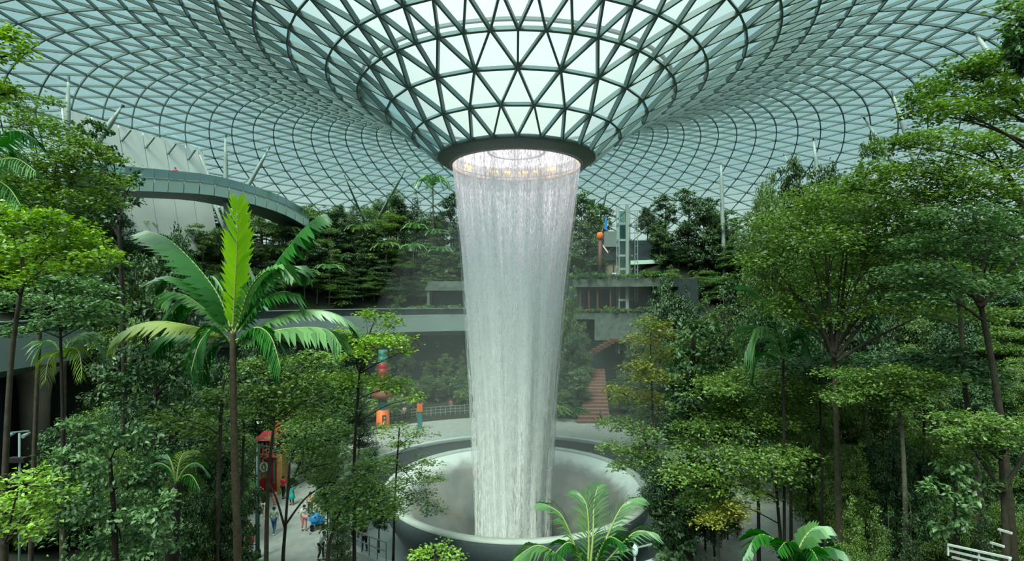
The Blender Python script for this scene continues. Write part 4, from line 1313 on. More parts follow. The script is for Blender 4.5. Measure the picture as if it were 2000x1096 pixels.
hero_palm('feather_palm', 'feathery palm at the bottom edge in front of the basin', 13, [(1150, 1250), (1148, 1180), (1146, 1130)], [
    ([(1140, 1130), (1120, 1060), (1095, 1005), (1062, 984)], 60, 'palm_pale', 0.5, None, 0.3, dict(n=26, wf=0.7)),
    ([(1146, 1130), (1150, 1060), (1146, 990), (1130, 962)], 60, 'palm_pale', 0.4, (1, 0.3, 0), 0.8, dict(n=26, wf=0.6)),
    ([(1150, 1130), (1158, 1050), (1160, 985), (1168, 950)], 60, 'palm_pale', 0.4, (1, -0.3, 0), 1.0, dict(n=26, wf=0.6)),
    ([(1152, 1130), (1185, 1050), (1215, 990), (1245, 972)], 60, 'palm_pale', 0.5, None, 0.6, dict(n=26, wf=0.65)),
    ([(1155, 1130), (1200, 1080), (1240, 1040), (1275, 1040)], 60, 'palm_pale', 0.6, None, 0.0, dict(n=26, wf=0.65)),
    ([(1140, 1135), (1095, 1090), (1050, 1066), (1005, 1092)], 70, 'palm_pale', 0.9, None, -0.6, dict(n=30, wf=1.0)),
    ([(1150, 1140), (1170, 1080), (1190, 1050), (1215, 1060)], 60, 'palm_green', 0.6, None, -0.8, dict(n=22, wf=0.8)),
    ([(1145, 1140), (1130, 1080), (1110, 1060), (1085, 1080)], 60, 'palm_green', 0.6, None, -0.8, dict(n=22, wf=0.8)),
], 0.1, seed=8)
hero_palm('side_palm', 'palm fronds hanging in at the left edge below the bright corner branch', 12, [(-90, 1096), (-80, 700), (-62, 350)], [
    ([(-60, 340), (-20, 280), (30, 255), (72, 275)], 70, 'palm_green', 0.9, None, -0.4, dict(n=26, wf=0.9)),
    ([(-60, 350), (-20, 320), (30, 310), (70, 335)], 66, 'palm_pale', 0.9, None, -1.0, dict(n=26, wf=0.7)),
    ([(-60, 345), (-30, 300), (0, 275), (30, 300)], 70, 'palm_green', 0.9, None, 0.8, dict(n=22, wf=0.9)),
    ([(-60, 355), (-20, 350), (15, 365), (40, 400)], 60, 'palm_green', 0.9, None, -0.6, dict(n=22, wf=0.9)),
], 0.14, seed=11)
hero_palm('broad_palm', 'palm with wide drooping fronds amid the trees right of the basin', 25.6, [(1532, 1060), (1531, 850), (1530, 700)], [
    ([(1530, 700), (1515, 640), (1490, 590), (1464, 566)], 84, 'palm_green', 0.5, None, 0.6, dict(n=22, wf=1.3)),
    ([(1530, 700), (1550, 650), (1580, 620), (1600, 590)], 60, 'palm_green', 0.5, None, 0.6, dict(n=22, wf=1.2)),
    ([(1530, 702), (1510, 655), (1480, 640), (1455, 690)], 84, 'palm_pale', 0.8, None, -0.8, dict(n=22, wf=1.2)),
    ([(1530, 702), (1545, 660), (1560, 650), (1578, 690)], 60, 'palm_green', 0.8, None, -0.8, dict(n=22, wf=1.2)),
    ([(1528, 705), (1500, 690), (1480, 700), (1468, 740)], 60, 'palm_green', 0.8, None, 0.4, dict(n=22, wf=1.1)),
], 0.07, 'dark_bark', seed=13)
hero_palm('broad_leaf_plant', 'plant with a few very broad leaves at the bottom edge, right of the feathery palm', 13, [(1550, 1300), (1550, 1200), (1550, 1120)], [
    ([(1548, 1120), (1530, 1075), (1505, 1050), (1478, 1048), (1455, 1085)], 60, 'palm_green', 0.5, None, -0.3, dict(n=18, wf=2.6, ang=60)),
    ([(1552, 1120), (1562, 1070), (1580, 1040), (1600, 1030), (1618, 1050)], 60, 'palm_pale', 0.5, None, 0.2, dict(n=18, wf=2.6, ang=60)),
    ([(1552, 1120), (1580, 1085), (1610, 1070), (1640, 1078), (1655, 1105)], 60, 'palm_green', 0.5, None, -0.3, dict(n=18, wf=2.6, ang=60)),
    ([(1550, 1120), (1545, 1080), (1535, 1060), (1520, 1075)], 54, 'palm_green', 0.5, None, -0.8, dict(n=16, wf=2.6, ang=60)),
    ([(1550, 1120), (1568, 1085), (1585, 1075), (1600, 1100)], 54, 'palm_green', 0.5, None, -0.8, dict(n=16, wf=2.6, ang=60)),
], 0.06, seed=23)
hero_palm('young_palm', 'small palm with pale arching fronds under the trees at far left', 19, [(122, 1000), (124, 850), (126, 705)], [
    ([(126, 700), (105, 670), (85, 668), (66, 700)], 50, 'palm_pale', 0.8, None, -0.3, dict(n=20, wf=0.7)),
    ([(126, 700), (150, 665), (185, 665), (215, 705)], 50, 'palm_pale', 0.8, None, 0.3, dict(n=20, wf=0.7)),
    ([(126, 700), (140, 680), (155, 690), (160, 735)], 50, 'palm_yellow', 0.8, None, -1.2, dict(n=20, wf=0.8)),
    ([(126, 700), (110, 690), (95, 705), (88, 745)], 50, 'palm_yellow', 0.8, None, -1.2, dict(n=20, wf=0.8)),
    ([(126, 700), (135, 670), (165, 650), (190, 660)], 50, 'palm_pale', 0.7, None, 1.3, dict(n=20, wf=0.7)),
], 0.08, seed=17)
hero_palm('tree_fern', 'tree fern with a thick black trunk at lower left', 17, [(336, 1080), (340, 1010), (344, 945)], [
    ([(344, 945), (330, 915), (305, 905), (285, 925)], 34, 'palm_green', 0.6, None, -0.3, dict(n=20, wf=0.7)),
    ([(344, 945), (362, 915), (385, 905), (408, 925)], 34, 'palm_green', 0.6, None, 0.3, dict(n=20, wf=0.7)),
    ([(344, 945), (350, 905), (360, 885), (380, 880)], 34, 'palm_yellow', 0.5, None, 0.8, dict(n=20, wf=0.7)),
    ([(344, 945), (335, 905), (322, 885), (300, 880)], 34, 'palm_green', 0.5, None, 0.8, dict(n=20, wf=0.7)),
    ([(344, 945), (360, 930), (375, 930), (390, 955)], 34, 'palm_green', 0.6, None, -0.9, dict(n=20, wf=0.7)),
], 0.19, 'dark_bark', 'tree fern', seed=19)

# ---- trees of the wood behind: built once per kind, copied with their parts
PROTO = {
    'tier': [tree_proto('layered_tree', 31, 12, 8, 'leaf_far', 'tier'), tree_proto('layered_tree', 32, 12, 7, 'leaf_far_deep', 'tier')],
    'round': [tree_proto('round_tree', 33, 12, 8, 'leaf_far_deep', 'round', 0.3, 'dark_bark'), tree_proto('round_tree', 34, 12, 8, 'leaf_far', 'round', 0.3)],
    'tall': [tree_proto('dense_tree', 35, 12, 6, 'leaf_far_deep', 'tall', 0.3, 'dark_bark'), tree_proto('dense_tree', 36, 12, 6, 'leaf_far', 'tall', 0.3)],
    'flat': [tree_proto('umbrella_tree', 37, 12, 9, 'leaf_far', 'flat', 0.24), tree_proto('umbrella_tree', 38, 12, 9, 'leaf_mid', 'flat', 0.24)],
    'palm': [palm_proto('feather_palm', 39, 12, 3.4, 14, 'leaf_far'), palm_proto('feather_palm', 40, 12, 3.2, 12, 'palm_pale')],
    'deep': [tree_proto('dense_tree', 41, 12, 8, 'leaf_deep', 'tall', 0.26, 'dark_bark'), tree_proto('dense_tree', 42, 12, 8, 'leaf_deep', 'round', 0.26, 'dark_bark')],
}
PROTO['mid'] = [tree_proto('leafy_tree', 43, 12, 8, 'leaf_mid', 'tall', 0.2, 'bark'), tree_proto('leafy_tree', 44, 12, 8, 'leaf_mid', 'tier', 0.2, 'bark')]
LOOK = {'mid': 'leafy green tree', 'tier': 'layered tree', 'round': 'round-crowned tree', 'tall': 'dense tall tree', 'flat': 'flat-topped tree', 'palm': 'slim palm', 'deep': 'dense dark tree'}
ORD = ['first', 'second', 'third', 'fourth', 'fifth', 'sixth', 'seventh', 'eighth', 'ninth', 'tenth', 'eleventh', 'twelfth', 'thirteenth', 'fourteenth', 'fifteenth', 'sixteenth']
rnd = random.Random(4)


PW = {'mid': 8, 'tier': 8, 'round': 8, 'tall': 6, 'flat': 9, 'palm': 6.6, 'deep': 8}


def nth(i):
    return ORD[i] if i < len(ORD) else f"{i + 1}{'th' if 10 < (i + 1) % 100 < 14 else {1: 'st', 2: 'nd', 3: 'rd'}.get((i + 1) % 10, 'th')}"


def wood_row(desc, group, items, cw=6.5, low=False):
    """items: (px of the trunk, py of the top, distance, kind); cw: crown width in metres"""
    items = sorted(items)
    for i, (px, py, y, kind) in enumerate(items):
        p = at(px, py, y)
        dx, dy = p.x - CX, y - CY
        rc = math.hypot(dx, dy)
        phi = math.degrees(math.atan2(dx, dy))
        if -118 < phi < 52 and 33.0 < rc < 41.5:             # keep clear of the gallery and its wall
            tgt = 41.5 if (y > 60 or rc > 37) and not low else 34.5 if low else 33.0
            k = tgt / rc
            p = Vector((CX + dx * k, CY + dy * k, 0)); p.z = at(px, py, p.y).z; rc = tgt
        g = ground(p.x, p.y)
        top = min(p.z, roof_z(rc) - 0.8, roof_z(rc + 2.5) - 0.8)
        h = max(top - g, 2.5)
        v = PROTO[kind][rnd.randrange(2)]
        s = h / 12.0
        sw = cw / PW[kind] * rnd.uniform(0.85, 1.15) if kind != 'palm' else min(max(s, 0.8), 1.05)
        place(v, (p.x, p.y, g - 0.1), (sw, sw, s), rnd.uniform(0, 6.28), f"{LOOK[kind]}, {nth(i)} from the left {desc}", 'palm' if kind == 'palm' else 'tree', group)


def yr(px, r):
    """distance at which the view through px meets the far side of the circle of radius r about the waterfall"""
    k = (px - HX) / FPX
    a, b, c = 1 + k * k, -2 * (CX * k + CY), CX * CX + CY * CY - r * r
    return (-b + math.sqrt(max(b * b - 4 * a * c, 0))) / (2 * a)


def rrow(x0, x1, n, py, dpy, r, dr, ks):
    out = []
    for i in range(n):
        px = x0 + (x1 - x0) * (i + rnd.uniform(-.3, .3)) / max(n - 1, 1)
        out.append((px, py + rnd.uniform(-dpy, dpy), yr(px, r + rnd.uniform(-dr, dr)), ks[(i * 3 + rnd.randrange(2)) % len(ks)]))
    return out


K5 = ['tier', 'round', 'tall', 'flat', 'tier', 'palm', 'tall', 'tier']


def jrow(x0, x1, n, py, dpy, y, dy, ks):
    return [(x0 + (x1 - x0) * (i + rnd.uniform(-.3, .3)) / max(n - 1, 1), py + rnd.uniform(-dpy, dpy), y + rnd.uniform(-dy, dy), ks[(i * 3 + rnd.randrange(2)) % len(ks)]) for i in range(n)]


wood_row('on the skyline left of the waterfall', 'skyline trees left of the waterfall',
         [(480, 338, 86, 'palm'), (513, 326, 84, 'tall'), (545, 355, 88, 'round'), (578, 372, 90, 'round'), (612, 366, 88, 'round'), (650, 362, 90, 'round'), (690, 372, 88, 'tier'),
          (735, 378, 90, 'round'), (775, 374, 88, 'round'), (815, 366, 88, 'tier'), (845, 362, 86, 'palm'), (880, 375, 88, 'tall'), (632, 385, 92, 'tall'), (710, 385, 93, 'tall')], 6.0)
wood_row('in the top rank of the rear wood', 'top rank of the rear wood', rrow(585, 895, 13, 408, 14, 48.5, 1, ['tier', 'tall', 'tier', 'flat', 'round', 'tall']), 6.2)
wood_row('in the upper rank of the rear wood', 'upper rank of the rear wood', rrow(560, 890, 13, 446, 14, 46.3, .6, ['tier', 'tall', 'tier', 'flat', 'palm', 'tall']), 6.0)
wood_row('in the middle rank of the rear wood', 'middle rank of the rear wood', rrow(540, 885, 14, 486, 14, 44.2, .5, ['tier', 'palm', 'tier', 'tall', 'flat', 'tier']), 5.6)
wood_row('in the lowest rank of the rear wood', 'lowest rank of the rear wood', rrow(520, 835, 14, 528, 14, 42.2, .4, ['tier', 'flat', 'tier', 'tier', 'palm', 'tall']), 5.2)
wood_row('on the high terrace behind the great palm', 'trees behind the great palm', rrow(235, 590, 15, 452, 18, 46, 1, ['tall', 'tier', 'flat', 'round', 'palm', 'tier']), 5.4)
wood_row('low on the terrace behind the great palm', 'low trees behind the great palm', rrow(225, 540, 14, 522, 18, 42.5, .5, ['tall', 'tier', 'flat', 'round', 'tier']), 5.0)
wood_row('below the high bridge', 'dark trees below the high bridge',
         [(288, 372, 66, 'round'), (325, 385, 67, 'round'), (262, 385, 64, 'round'), (355, 412, 68, 'round'), (410, 395, 74, 'tall'), (440, 405, 76, 'tall'), (560, 425, 80, 'tall'), (520, 430, 78, 'round'), (480, 425, 76, 'tall')], 4.2)
wood_row('on the skyline right of the waterfall', 'skyline trees right of the waterfall',
         [(1152, 374, 84, 'tall'), (1172, 395, 88, 'tall'), (1136, 378, 84, 'tall'), (1160, 420, 83.5, 'tier'), (1265, 404, 88, 'round'), (1300, 380, 84, 'tall'), (1345, 366, 80, 'tall'), (1375, 385, 78, 'tall'), (1395, 400, 80, 'round'),
          (1420, 415, 78, 'tall'), (1448, 388, 66, 'flat'), (1515, 345, 62, 'round'), (1500, 372, 58, 'round'), (1560, 305, 56, 'tall'), (1605, 320, 52, 'round'), (1690, 285, 46, 'tall'), (1640, 335, 50, 'round')], 5.6)
wood_row('beside the lift tower', 'trees beside the lift tower', rrow(1112, 1168, 4, 425, 15, 46, 1, ['tall', 'tier']) + rrow(1105, 1160, 4, 490, 15, 43, .5, ['tier', 'tall']) + rrow(1295, 1480, 7, 455, 20, 46, 1, ['tall', 'tier', 'tall', 'tier']), 5.4)
wood_row('low beside the lift tower', 'low trees beside the lift tower', rrow(1100, 1165, 4, 545, 10, 41.8, .3, ['tier', 'tall', 'flat']) + rrow(1285, 1480, 7, 525, 15, 42.3, .5, ['tier', 'flat', 'tall', 'tier']), 5.0)
wood_row('at the plaza edge behind the falling water', 'trees at the foot of the right terraces', [(1112, 560, 72, 'tall'), (1135, 600, 71, 'tier'), (1118, 650, 70, 'tall'), (1100, 690, 69, 'tier'), (1232, 640, 70, 'tier'), (1250, 690, 68, 'tall'), (1215, 720, 67, 'tier'), (1245, 740, 64, 'tall'), (1128, 720, 66, 'tall'), (1100, 760, 66, 'round')], 3.6)
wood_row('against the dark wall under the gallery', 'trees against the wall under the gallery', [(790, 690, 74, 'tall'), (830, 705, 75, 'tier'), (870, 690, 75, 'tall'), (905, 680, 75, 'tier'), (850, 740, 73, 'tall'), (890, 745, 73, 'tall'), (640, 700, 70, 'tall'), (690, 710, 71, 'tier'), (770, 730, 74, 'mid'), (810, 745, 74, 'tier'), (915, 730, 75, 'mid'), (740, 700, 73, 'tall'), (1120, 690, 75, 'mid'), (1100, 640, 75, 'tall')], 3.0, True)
wood_row('in the bank right of the lift tower', 'trees on the bank right of the lift tower', jrow(1270, 1480, 10, 555, 20, 60, 3, ['tier', 'flat', 'tall', 'tier', 'round']), 6.0)
wood_row('in the bank behind the yellowing tree', 'trees behind the yellowing tree', jrow(1290, 1480, 8, 620, 15, 52, 2, ['flat', 'tier', 'tall', 'tier', 'flat']), 5.5)
wood_row('in the high wood at right', 'high wood at right', jrow(1500, 1990, 13, 420, 40, 46, 4, ['mid', 'tall', 'flat', 'deep', 'mid']), 7)
wood_row('in the middle wood at right', 'middle of the wood at right', jrow(1470, 2000, 14, 590, 30, 38, 2, ['deep', 'flat', 'mid', 'tier', 'deep', 'mid']), 5)
wood_row('in the lower wood at right', 'lower wood at right', jrow(1570, 2010, 13, 720, 30, 33, 1.5, ['mid', 'tier', 'deep', 'mid', 'flat']), 4)
wood_row('in the low thicket at right', 'low thicket at right', jrow(1640, 2010, 12, 850, 25, 26, 1.5, ['deep', 'mid', 'deep', 'mid', 'tall']), 2.6)
wood_row('in the front thicket at bottom right', 'front thicket at bottom right', jrow(1660, 2000, 10, 965, 25, 20, 1.2, ['deep', 'mid', 'tier', 'mid']), 1.9)
wood_row('in the dark hedge right of the basin', 'dark hedge right of the basin', jrow(1290, 1420, 7, 900, 25, 31, 1.5, ['deep', 'deep', 'tall']), 2.4)
wood_row('in the wood at the left edge', 'wood at the left edge', [(q[0], q[1], max(q[2], 40), q[3]) for q in rrow(-30, 215, 9, 330, 30, 44, 1.2, ['deep', 'flat', 'tall', 'mid'])], 6.5)
wood_row('in the wood behind the left gallery', 'wood behind the left gallery', jrow(10, 330, 11, 470, 30, 46, 3, ['tall', 'flat', 'tier', 'deep', 'tier']), 6.5)
wood_row('in front of the left gallery', 'trees before the left gallery', [(290, 625, 36, 'tall'), (360, 640, 38, 'deep'), (405, 660, 36, 'deep'), (560, 680, 44, 'deep'), (610, 690, 42, 'tier'), 
         (655, 690, 46, 'deep'), (500, 660, 42, 'deep'), (260, 770, 29, 'deep'), (390, 770, 30, 'deep'), (450, 720, 36, 'tier'), (330, 720, 32, 'tall'), (700, 740, 48, 'tier'), (590, 780, 44, 'tall'), (165, 790, 33, 'mid'), (215, 775, 32, 'mid'), (130, 830, 31, 'deep'), (640, 790, 42, 'deep')], 4.2)
wood_row('in the thicket at lower left', 'thicket at lower left', jrow(250, 470, 9, 860, 22, 26, 1.5, ['mid', 'tall', 'tier', 'deep']), 2.5)
wood_row('in the front thicket at bottom left', 'front thicket at bottom left', jrow(230, 460, 8, 960, 25, 21, 1.2, ['deep', 'tall', 'deep', 'tier']), 1.9)
wood_row('in the thicket under the forked tree', 'thicket under the forked tree', [(640, 880, 32, 'deep'), (700, 900, 33, 'tall'), (740, 940, 31, 'deep'), (660, 960, 28, 'tier'), (720, 870, 38, 'deep')], 2.2)

# ---- undergrowth
SH = {
    'bush': [shrub_proto('leafy_bush', 51, 'bush', 'leaf_deep', 1.3, 0.2), shrub_proto('leafy_bush', 52, 'bush', 'leaf_mid', 1.3, 0.2), shrub_proto('leafy_bush', 53, 'bush', 'leaf_dusty', 1.2, 0.24)],
    'fern': [shrub_proto('fern_clump', 54, 'fern', 'palm_green', 1.4), shrub_proto('fern_clump', 55, 'fern', 'leaf_mid', 1.3)],
    'strap': [shrub_proto('strap_leaf_plant', 56, 'strap', 'palm_green', 1.5), shrub_proto('strap_leaf_plant', 57, 'strap', 'leaf_deep', 1.6)],
}
WHAT = {'bush': ('leafy bush', 'bush'), 'fern': ('fern clump', 'fern'), 'strap': ('strap-leaved plant', 'plant')}


def under(desc, spots, s0, s1, kinds=('bush', 'bush', 'fern', 'strap')):
    n_ = 0
    for x, y in sorted(spots, key=lambda q: q[0] / q[1]):
        k = kinds[rnd.randrange(len(kinds))]
        p = SH[k][rnd.randrange(len(SH[k]))]
        s = rnd.uniform(s0, s1)
        place(p, (x, y, ground(x, y) - 0.05), s, rnd.uniform(0, 6.28), f"low {WHAT[k][0]}, {nth(n_)} plant from the left {desc}", WHAT[k][1], f"low plants {desc}")
        n_ += 1


def polar(n, r0, r1, f0, f1, ok=None):
    out = []
    while len(out) < n:
        r, f = math.sqrt(rnd.uniform(r0 * r0, r1 * r1)), math.radians(rnd.uniform(f0, f1))
        x, y = CX + r * math.sin(f), CY + r * math.cos(f)
        if y < 7 or abs(x / y) > 1.02: continue
        if ok and not ok(x, y): continue
        out.append((x, y))
    return out


def clear_right(x, y):
    return not (abs(math.hypot(x - 17, y - 38)) < 8)




def edge_plants(desc, r, f0, f1, n, z, s0, s1):
    for i in range(n):
        f = math.radians(f0 + (f1 - f0) * (i + rnd.uniform(.2, .8)) / n)
        k = ('bush', 'fern')[rnd.randrange(2)]
        p = SH[k][rnd.randrange(len(SH[k]))]
        place(p, (CX + r * math.sin(f), CY + r * math.cos(f), z), rnd.uniform(s0, s1), rnd.uniform(0, 6.28), f"low {WHAT[k][0]}, {nth(i)} plant from the left {desc}", WHAT[k][1], f"plants {desc}")


edge_plants('low on the dark wall under the gallery', 37.9, -36, 12, 14, 1.6, .8, 1.3)
edge_plants('halfway up the dark wall under the gallery', 38.0, -36, 12, 14, 4.2, .7, 1.2)
edge_plants('high on the dark wall under the gallery', 38.0, -36, 12, 12, 7.0, .7, 1.1)
under('in the dark bed behind the rear railing', polar(26, 26.5, 33, -42, -1), .8, 1.4, ('bush', 'bush', 'fern'))
under('in the hedges beside the brick steps', polar(22, 22, 34, 1, 24, lambda x, y: abs(x - (9.6 + 2.6 * (y - 61.5) / 11.5)) > 2.9 - .1 * (y - 61)), .9, 1.5, ('bush', 'bush', 'fern'))
edge_plants('on the lower terrace edge by the lift', 35.9, 14.5, 36, 15, 12.4, .55, .85)
edge_plants('on the upper terrace edge by the lift', 35.8, 14.5, 36, 15, 17.3, .55, .9)
edge_plants('on the gallery parapet left of the water', 36.2, -30, -3, 12, 12.6, .6, .9)
under('on the planted slope at right', polar(60, 25, 38, 75, 140, clear_right), 1.0, 1.9)
under('on the right slope far behind', polar(30, 27, 46, 40, 75), 1.2, 2.0, ('bush', 'bush', 'fern'))
under('in the beds at left below the gallery', polar(48, 26, 35, -120, -70, lambda x, y: not (-21 < x < -9 and y < 40)), 0.9, 1.7)
under('in the far left beds behind the palm', polar(26, 25, 35, -70, -32), 1.0, 1.8, ('bush', 'bush', 'fern'))
under('at the foot of the rear wall', polar(26, 33, 38, -32, 42, lambda x, y: not (4 < x < 15)), 1.4, 2.4, ('bush', 'bush', 'fern'))
under('along the top of the rear terrace', polar(44, 40.5, 47, -80, 44), 0.9, 1.6, ('bush', 'bush', 'fern'))
# ---------------------------------------------------------------- small things on the plaza
def floor_y(py): return CAMZ / ((py - HY) / FPX)


def on_floor(px, py):
    y = floor_y(py)
    return at(px, py, y)


M['lamp_green'] = solid('lamp_post_paint', (22, 52, 50), 0.4, 0, 0.08)
M['red'] = solid('red_lacquer', (150, 28, 38), 0.5, 0, 0.12)
M['bright_red'] = solid('lantern_red', (222, 50, 62), 0.5, 0, 0.06)
M['gold'] = solid('gold_paint', (176, 142, 84), 0.5, 0, 0.1)
M['teal'] = solid('teal_paint', (34, 120, 118), 0.5, 0, 0.06)
M['orange'] = solid('orange_paint', (226, 112, 44), 0.5, 0, 0.06)
M['brown'] = solid('brown_paint', (112, 62, 40), 0.6, 0, 0.1)
M['white'] = solid('white_paint', (224, 228, 224), 0.5, 0, 0.04)
M['turf'] = solid('turf', (72, 132, 66), 0.9, 0, 0.2, 8)
M['maroon'] = solid('maroon', (96, 22, 44), 0.5, 0, 0.05)
M['black'] = solid('black_fabric', (24, 26, 30), 0.7, 0, 0.1)
M['blue'] = solid('blue_fabric', (40, 130, 196), 0.6, 0, 0.1)

p = on_floor(503, 1100)
lp = tag(empty('lamp_post', Vector((at(503, 900, 30).x, 30, 0))), 'dark green lamp post with a short arm, on the plaza at lower left', 'lamp post')
h_ = at(503, 868, 30).z
MB().tube([(0, 0, 0), (0, 0, 0.4), (0, 0, 0.5), (0, 0, h_)], [0.18, 0.18, 0.12, 0.10], 12).build('pole', M['lamp_green'], lp, True)
MB().beam((0, 0, h_ - 0.1), (1.3, 0, h_ - 0.35), (0, 0, 1), 0.09, 0.09).build('arm', M['lamp_green'], lp)
MB().box((1.2, 0, h_ - 0.45), (0.5, 0.22, 0.12)).build('lamp_head', M['black'], lp)
fl_ = tag(empty('floodlight_pole', Vector((at(38, 900, 18).x, 18, ground(at(38, 900, 18).x, 18)))), 'grey floodlight pole under the concrete pillar at far left', 'lamp')
h_ = at(38, 846, 18).z - fl_.location.z
MB().tube([(0, 0, -.1), (0, 0, h_)], 0.035, 8).build('pole', M['steel'], fl_, True)
MB().beam((-0.3, 0, h_), (0.34, 0, h_ + 0.06), (0, 0, 1), 0.04, 0.04).build('cross_arm', M['steel'], fl_)
for s_ in (-0.26, 0.26): MB().tube([(s_, 0.1, h_ - .02), (s_, -0.16, h_ - 0.08)], [0.04, 0.07], 10).build('lamp_head', M['pale_steel'], fl_)
for z_ in (0.9, 1.5): MB().box((0, -0.05, h_ - z_), (0.55, 0.2, 0.16)).build('junction_box', M['black'], fl_)
sp_ = tag(empty('spotlight_stand', Vector((at(1240, 1090, 26).x, 26, ground(at(1240, 1090, 26).x, 26)))), 'pale teal spotlight stand with a cross bar, bottom edge right of the basin', 'lamp')
h_ = at(1240, 1062, 26).z - sp_.location.z
MB().tube([(0, 0, 0), (0, 0, h_)], [0.08, 0.05], 8).build('pole', M['pale_steel'], sp_, True)
MB().beam((-0.95, 0, h_ - .5), (0.85, 0, h_ - .05), (0, 0, 1), 0.06, 0.06).build('cross_bar', M['pale_steel'], sp_)
MB().ball((0, -0.05, h_ - 0.3), (0.16, 0.14, 0.28)).build('lamp_head', M['bridge_glass'], sp_, True)

# festive red booth
bo = tag(empty('festive_booth', Vector((at(527, 958, 40.4).x, 40.4, 0.05))), 'tall dark red festive booth with a white and green wreath emblem', 'booth')
MB().box((0, 0, 1.35), (1.5, 1.2, 2.7)).build('body', M['red'], bo)
MB().box((0.98, 0, 1.5), (0.42, 1.1, 3.0)).build('side_panel', M['gold'], bo)
MB().box((0.62, -0.62, 1.7), (0.12, 0.06, 2.0)).build('stripe', M['teal'], bo)
MB().box((0, 0, 3.3), (1.3, 1.1, 1.2)).build('upper_body', M['maroon'], bo)
for k in range(5): MB().box((-0.5 + 0.25 * k, -0.58, 3.3), (0.05, 0.06, 1.0)).build('slat', M['gold'], bo)
for z_, w_ in ((2.75, 1.6), (4.0, 1.7)):
    MB().add([(-w_ / 2, -.9, z_), (w_ / 2, -.9, z_), (w_ / 2, .9, z_), (-w_ / 2, .9, z_), (-w_ / 4, 0, z_ + .55), (w_ / 4, 0, z_ + .55)],
             [(0, 1, 5, 4), (2, 3, 4, 5), (1, 2, 5), (3, 0, 4), (3, 2, 1, 0)]).build('roof', M['red'], bo)
MB().prism([(0.2, 0, 4.5), (1.5, 0, 4.55), (0.55, 0, 5.35)], (0, .12, 0)).build('pennant', M['bright_red'], bo)
wr = MB()
for k in range(16):
    a = 2 * PI * k / 16
    wr.box((-0.15 + 0.27 * math.cos(a), -0.63, 1.95 + 0.34 * math.sin(a)), (0.11, 0.05, 0.11), 0)
wr.build('wreath', M['white'], bo)
MB().tube([(-0.15, -0.60, 1.95), (-0.15, -0.66, 1.95)], 0.2, 14).build('emblem_disc', M['turf'], bo)
MB().box((-0.15, -0.66, 1.95), (0.1, 0.05, 0.24)).build('emblem_mark', M['white'], bo)
tf = MB()
tf.tube([(at(520, 945, 41).x, 41, 0.0), (at(520, 945, 41).x, 41, 0.045)], 2.3, 28)
tag(tf.build('turf_patch', M['turf']), 'round green turf patch under the red booth', 'turf')
q = on_floor(478, 905)
tag(MB().tube([(q.x - 1.5, q.y + 4, 0.0), (q.x - 1.5, q.y + 4, 0.03)], 3.4, 24).build('turf_patch', M['turf']), 'large green turf patch behind the lamp post', 'turf')
q = on_floor(512, 1092)
tag(MB().tube([(q.x, q.y - 1, 0.0), (q.x, q.y - 1, 0.03)], 0.9, 18).build('turf_patch', M['turf']), 'small green turf patch at the foot of the lamp post', 'turf')
# white stall with parasol behind
sx0 = Vector((at(482, 870, 52).x, 52, 0))
wsx = tag(empty('market_stall', sx0), 'small stall under a flat white awning behind the red booth', 'stall')
MB().box((0, 0, 2.25), (2.6, 1.8, 0.14)).box((0, 0, 2.42), (1.6, 1.1, 0.2), 0, .5).build('awning', M['white'], wsx)
for a in (-1.2, 1.2):
    for b in (-0.8, 0.8): MB().box((a, b, 1.1), (0.07, 0.07, 2.2)).build('post', M['pale_steel'], wsx)
MB().box((0, -0.2, 0.45), (2.2, 0.9, 0.9)).build('counter', M['white'], wsx)
MB().box((0, -0.2, 1.15), (0.6, 0.5, 0.5)).build('crate', M['black'], wsx)

# painted totem column with orange drum base
tm = tag(empty('totem_column', Vector((at(748, 829, 60).x, 60, ground(at(748, 829, 60).x, 60)))), 'painted festive column with an orange drum base and red and teal shaft', 'column')
MB().lathe([(0.75, 0.0), (0.75, 0.22), (0.74, 0.24), (0.72, 2.0), (0.0, 2.0)], 24).build('drum', M['orange'], tm, True)
MB().box((0.3, -0.70, 1.0), (0.42, 0.12, 0.95), 0.4).build('emblem_panel', M['maroon'], tm)
MB().tube([(0.36, -0.77, 1.2), (0.36, -0.80, 1.2)], 0.13, 10).tube([(0.36, -0.77, 0.8), (0.36, -0.80, 0.8)], 0.13, 10).build('emblem_mark', M['gold'], tm)
MB().lathe([(0.55, 2.0), (0.5, 2.9), (0.6, 2.9), (0, 2.95)], 20).build('neck', M['teal'], tm, True)
MB().lathe([(0.4, 2.9), (0.55, 3.3), (1.3, 3.5), (1.25, 3.8), (0.7, 4.6), (0, 4.7)], 24).build('brown_cap', M['brown'], tm, True)
for k in range(6):
    MB().lathe([(0.5, 4.6 + 0.7 * k), (0.52, 5.3 + 0.7 * k), (0, 5.3 + 0.7 * k)], 18).build('shaft_band', M['teal'] if k in (0, 4, 5) else M['red'], tm, True)
pl = tag(empty('festive_signboard', Vector((at(820, 815, 59).x, 59, 0.1))), 'small orange festive panel behind the basin, right of the painted column', 'panel')
MB().box((0, 0, 0.9), (0.5, 0.12, 1.8)).build('board', M['teal'], pl)
MB().box((0, 0, 2.3), (0.6, 0.2, 0.9)).build('header', M['orange'], pl)

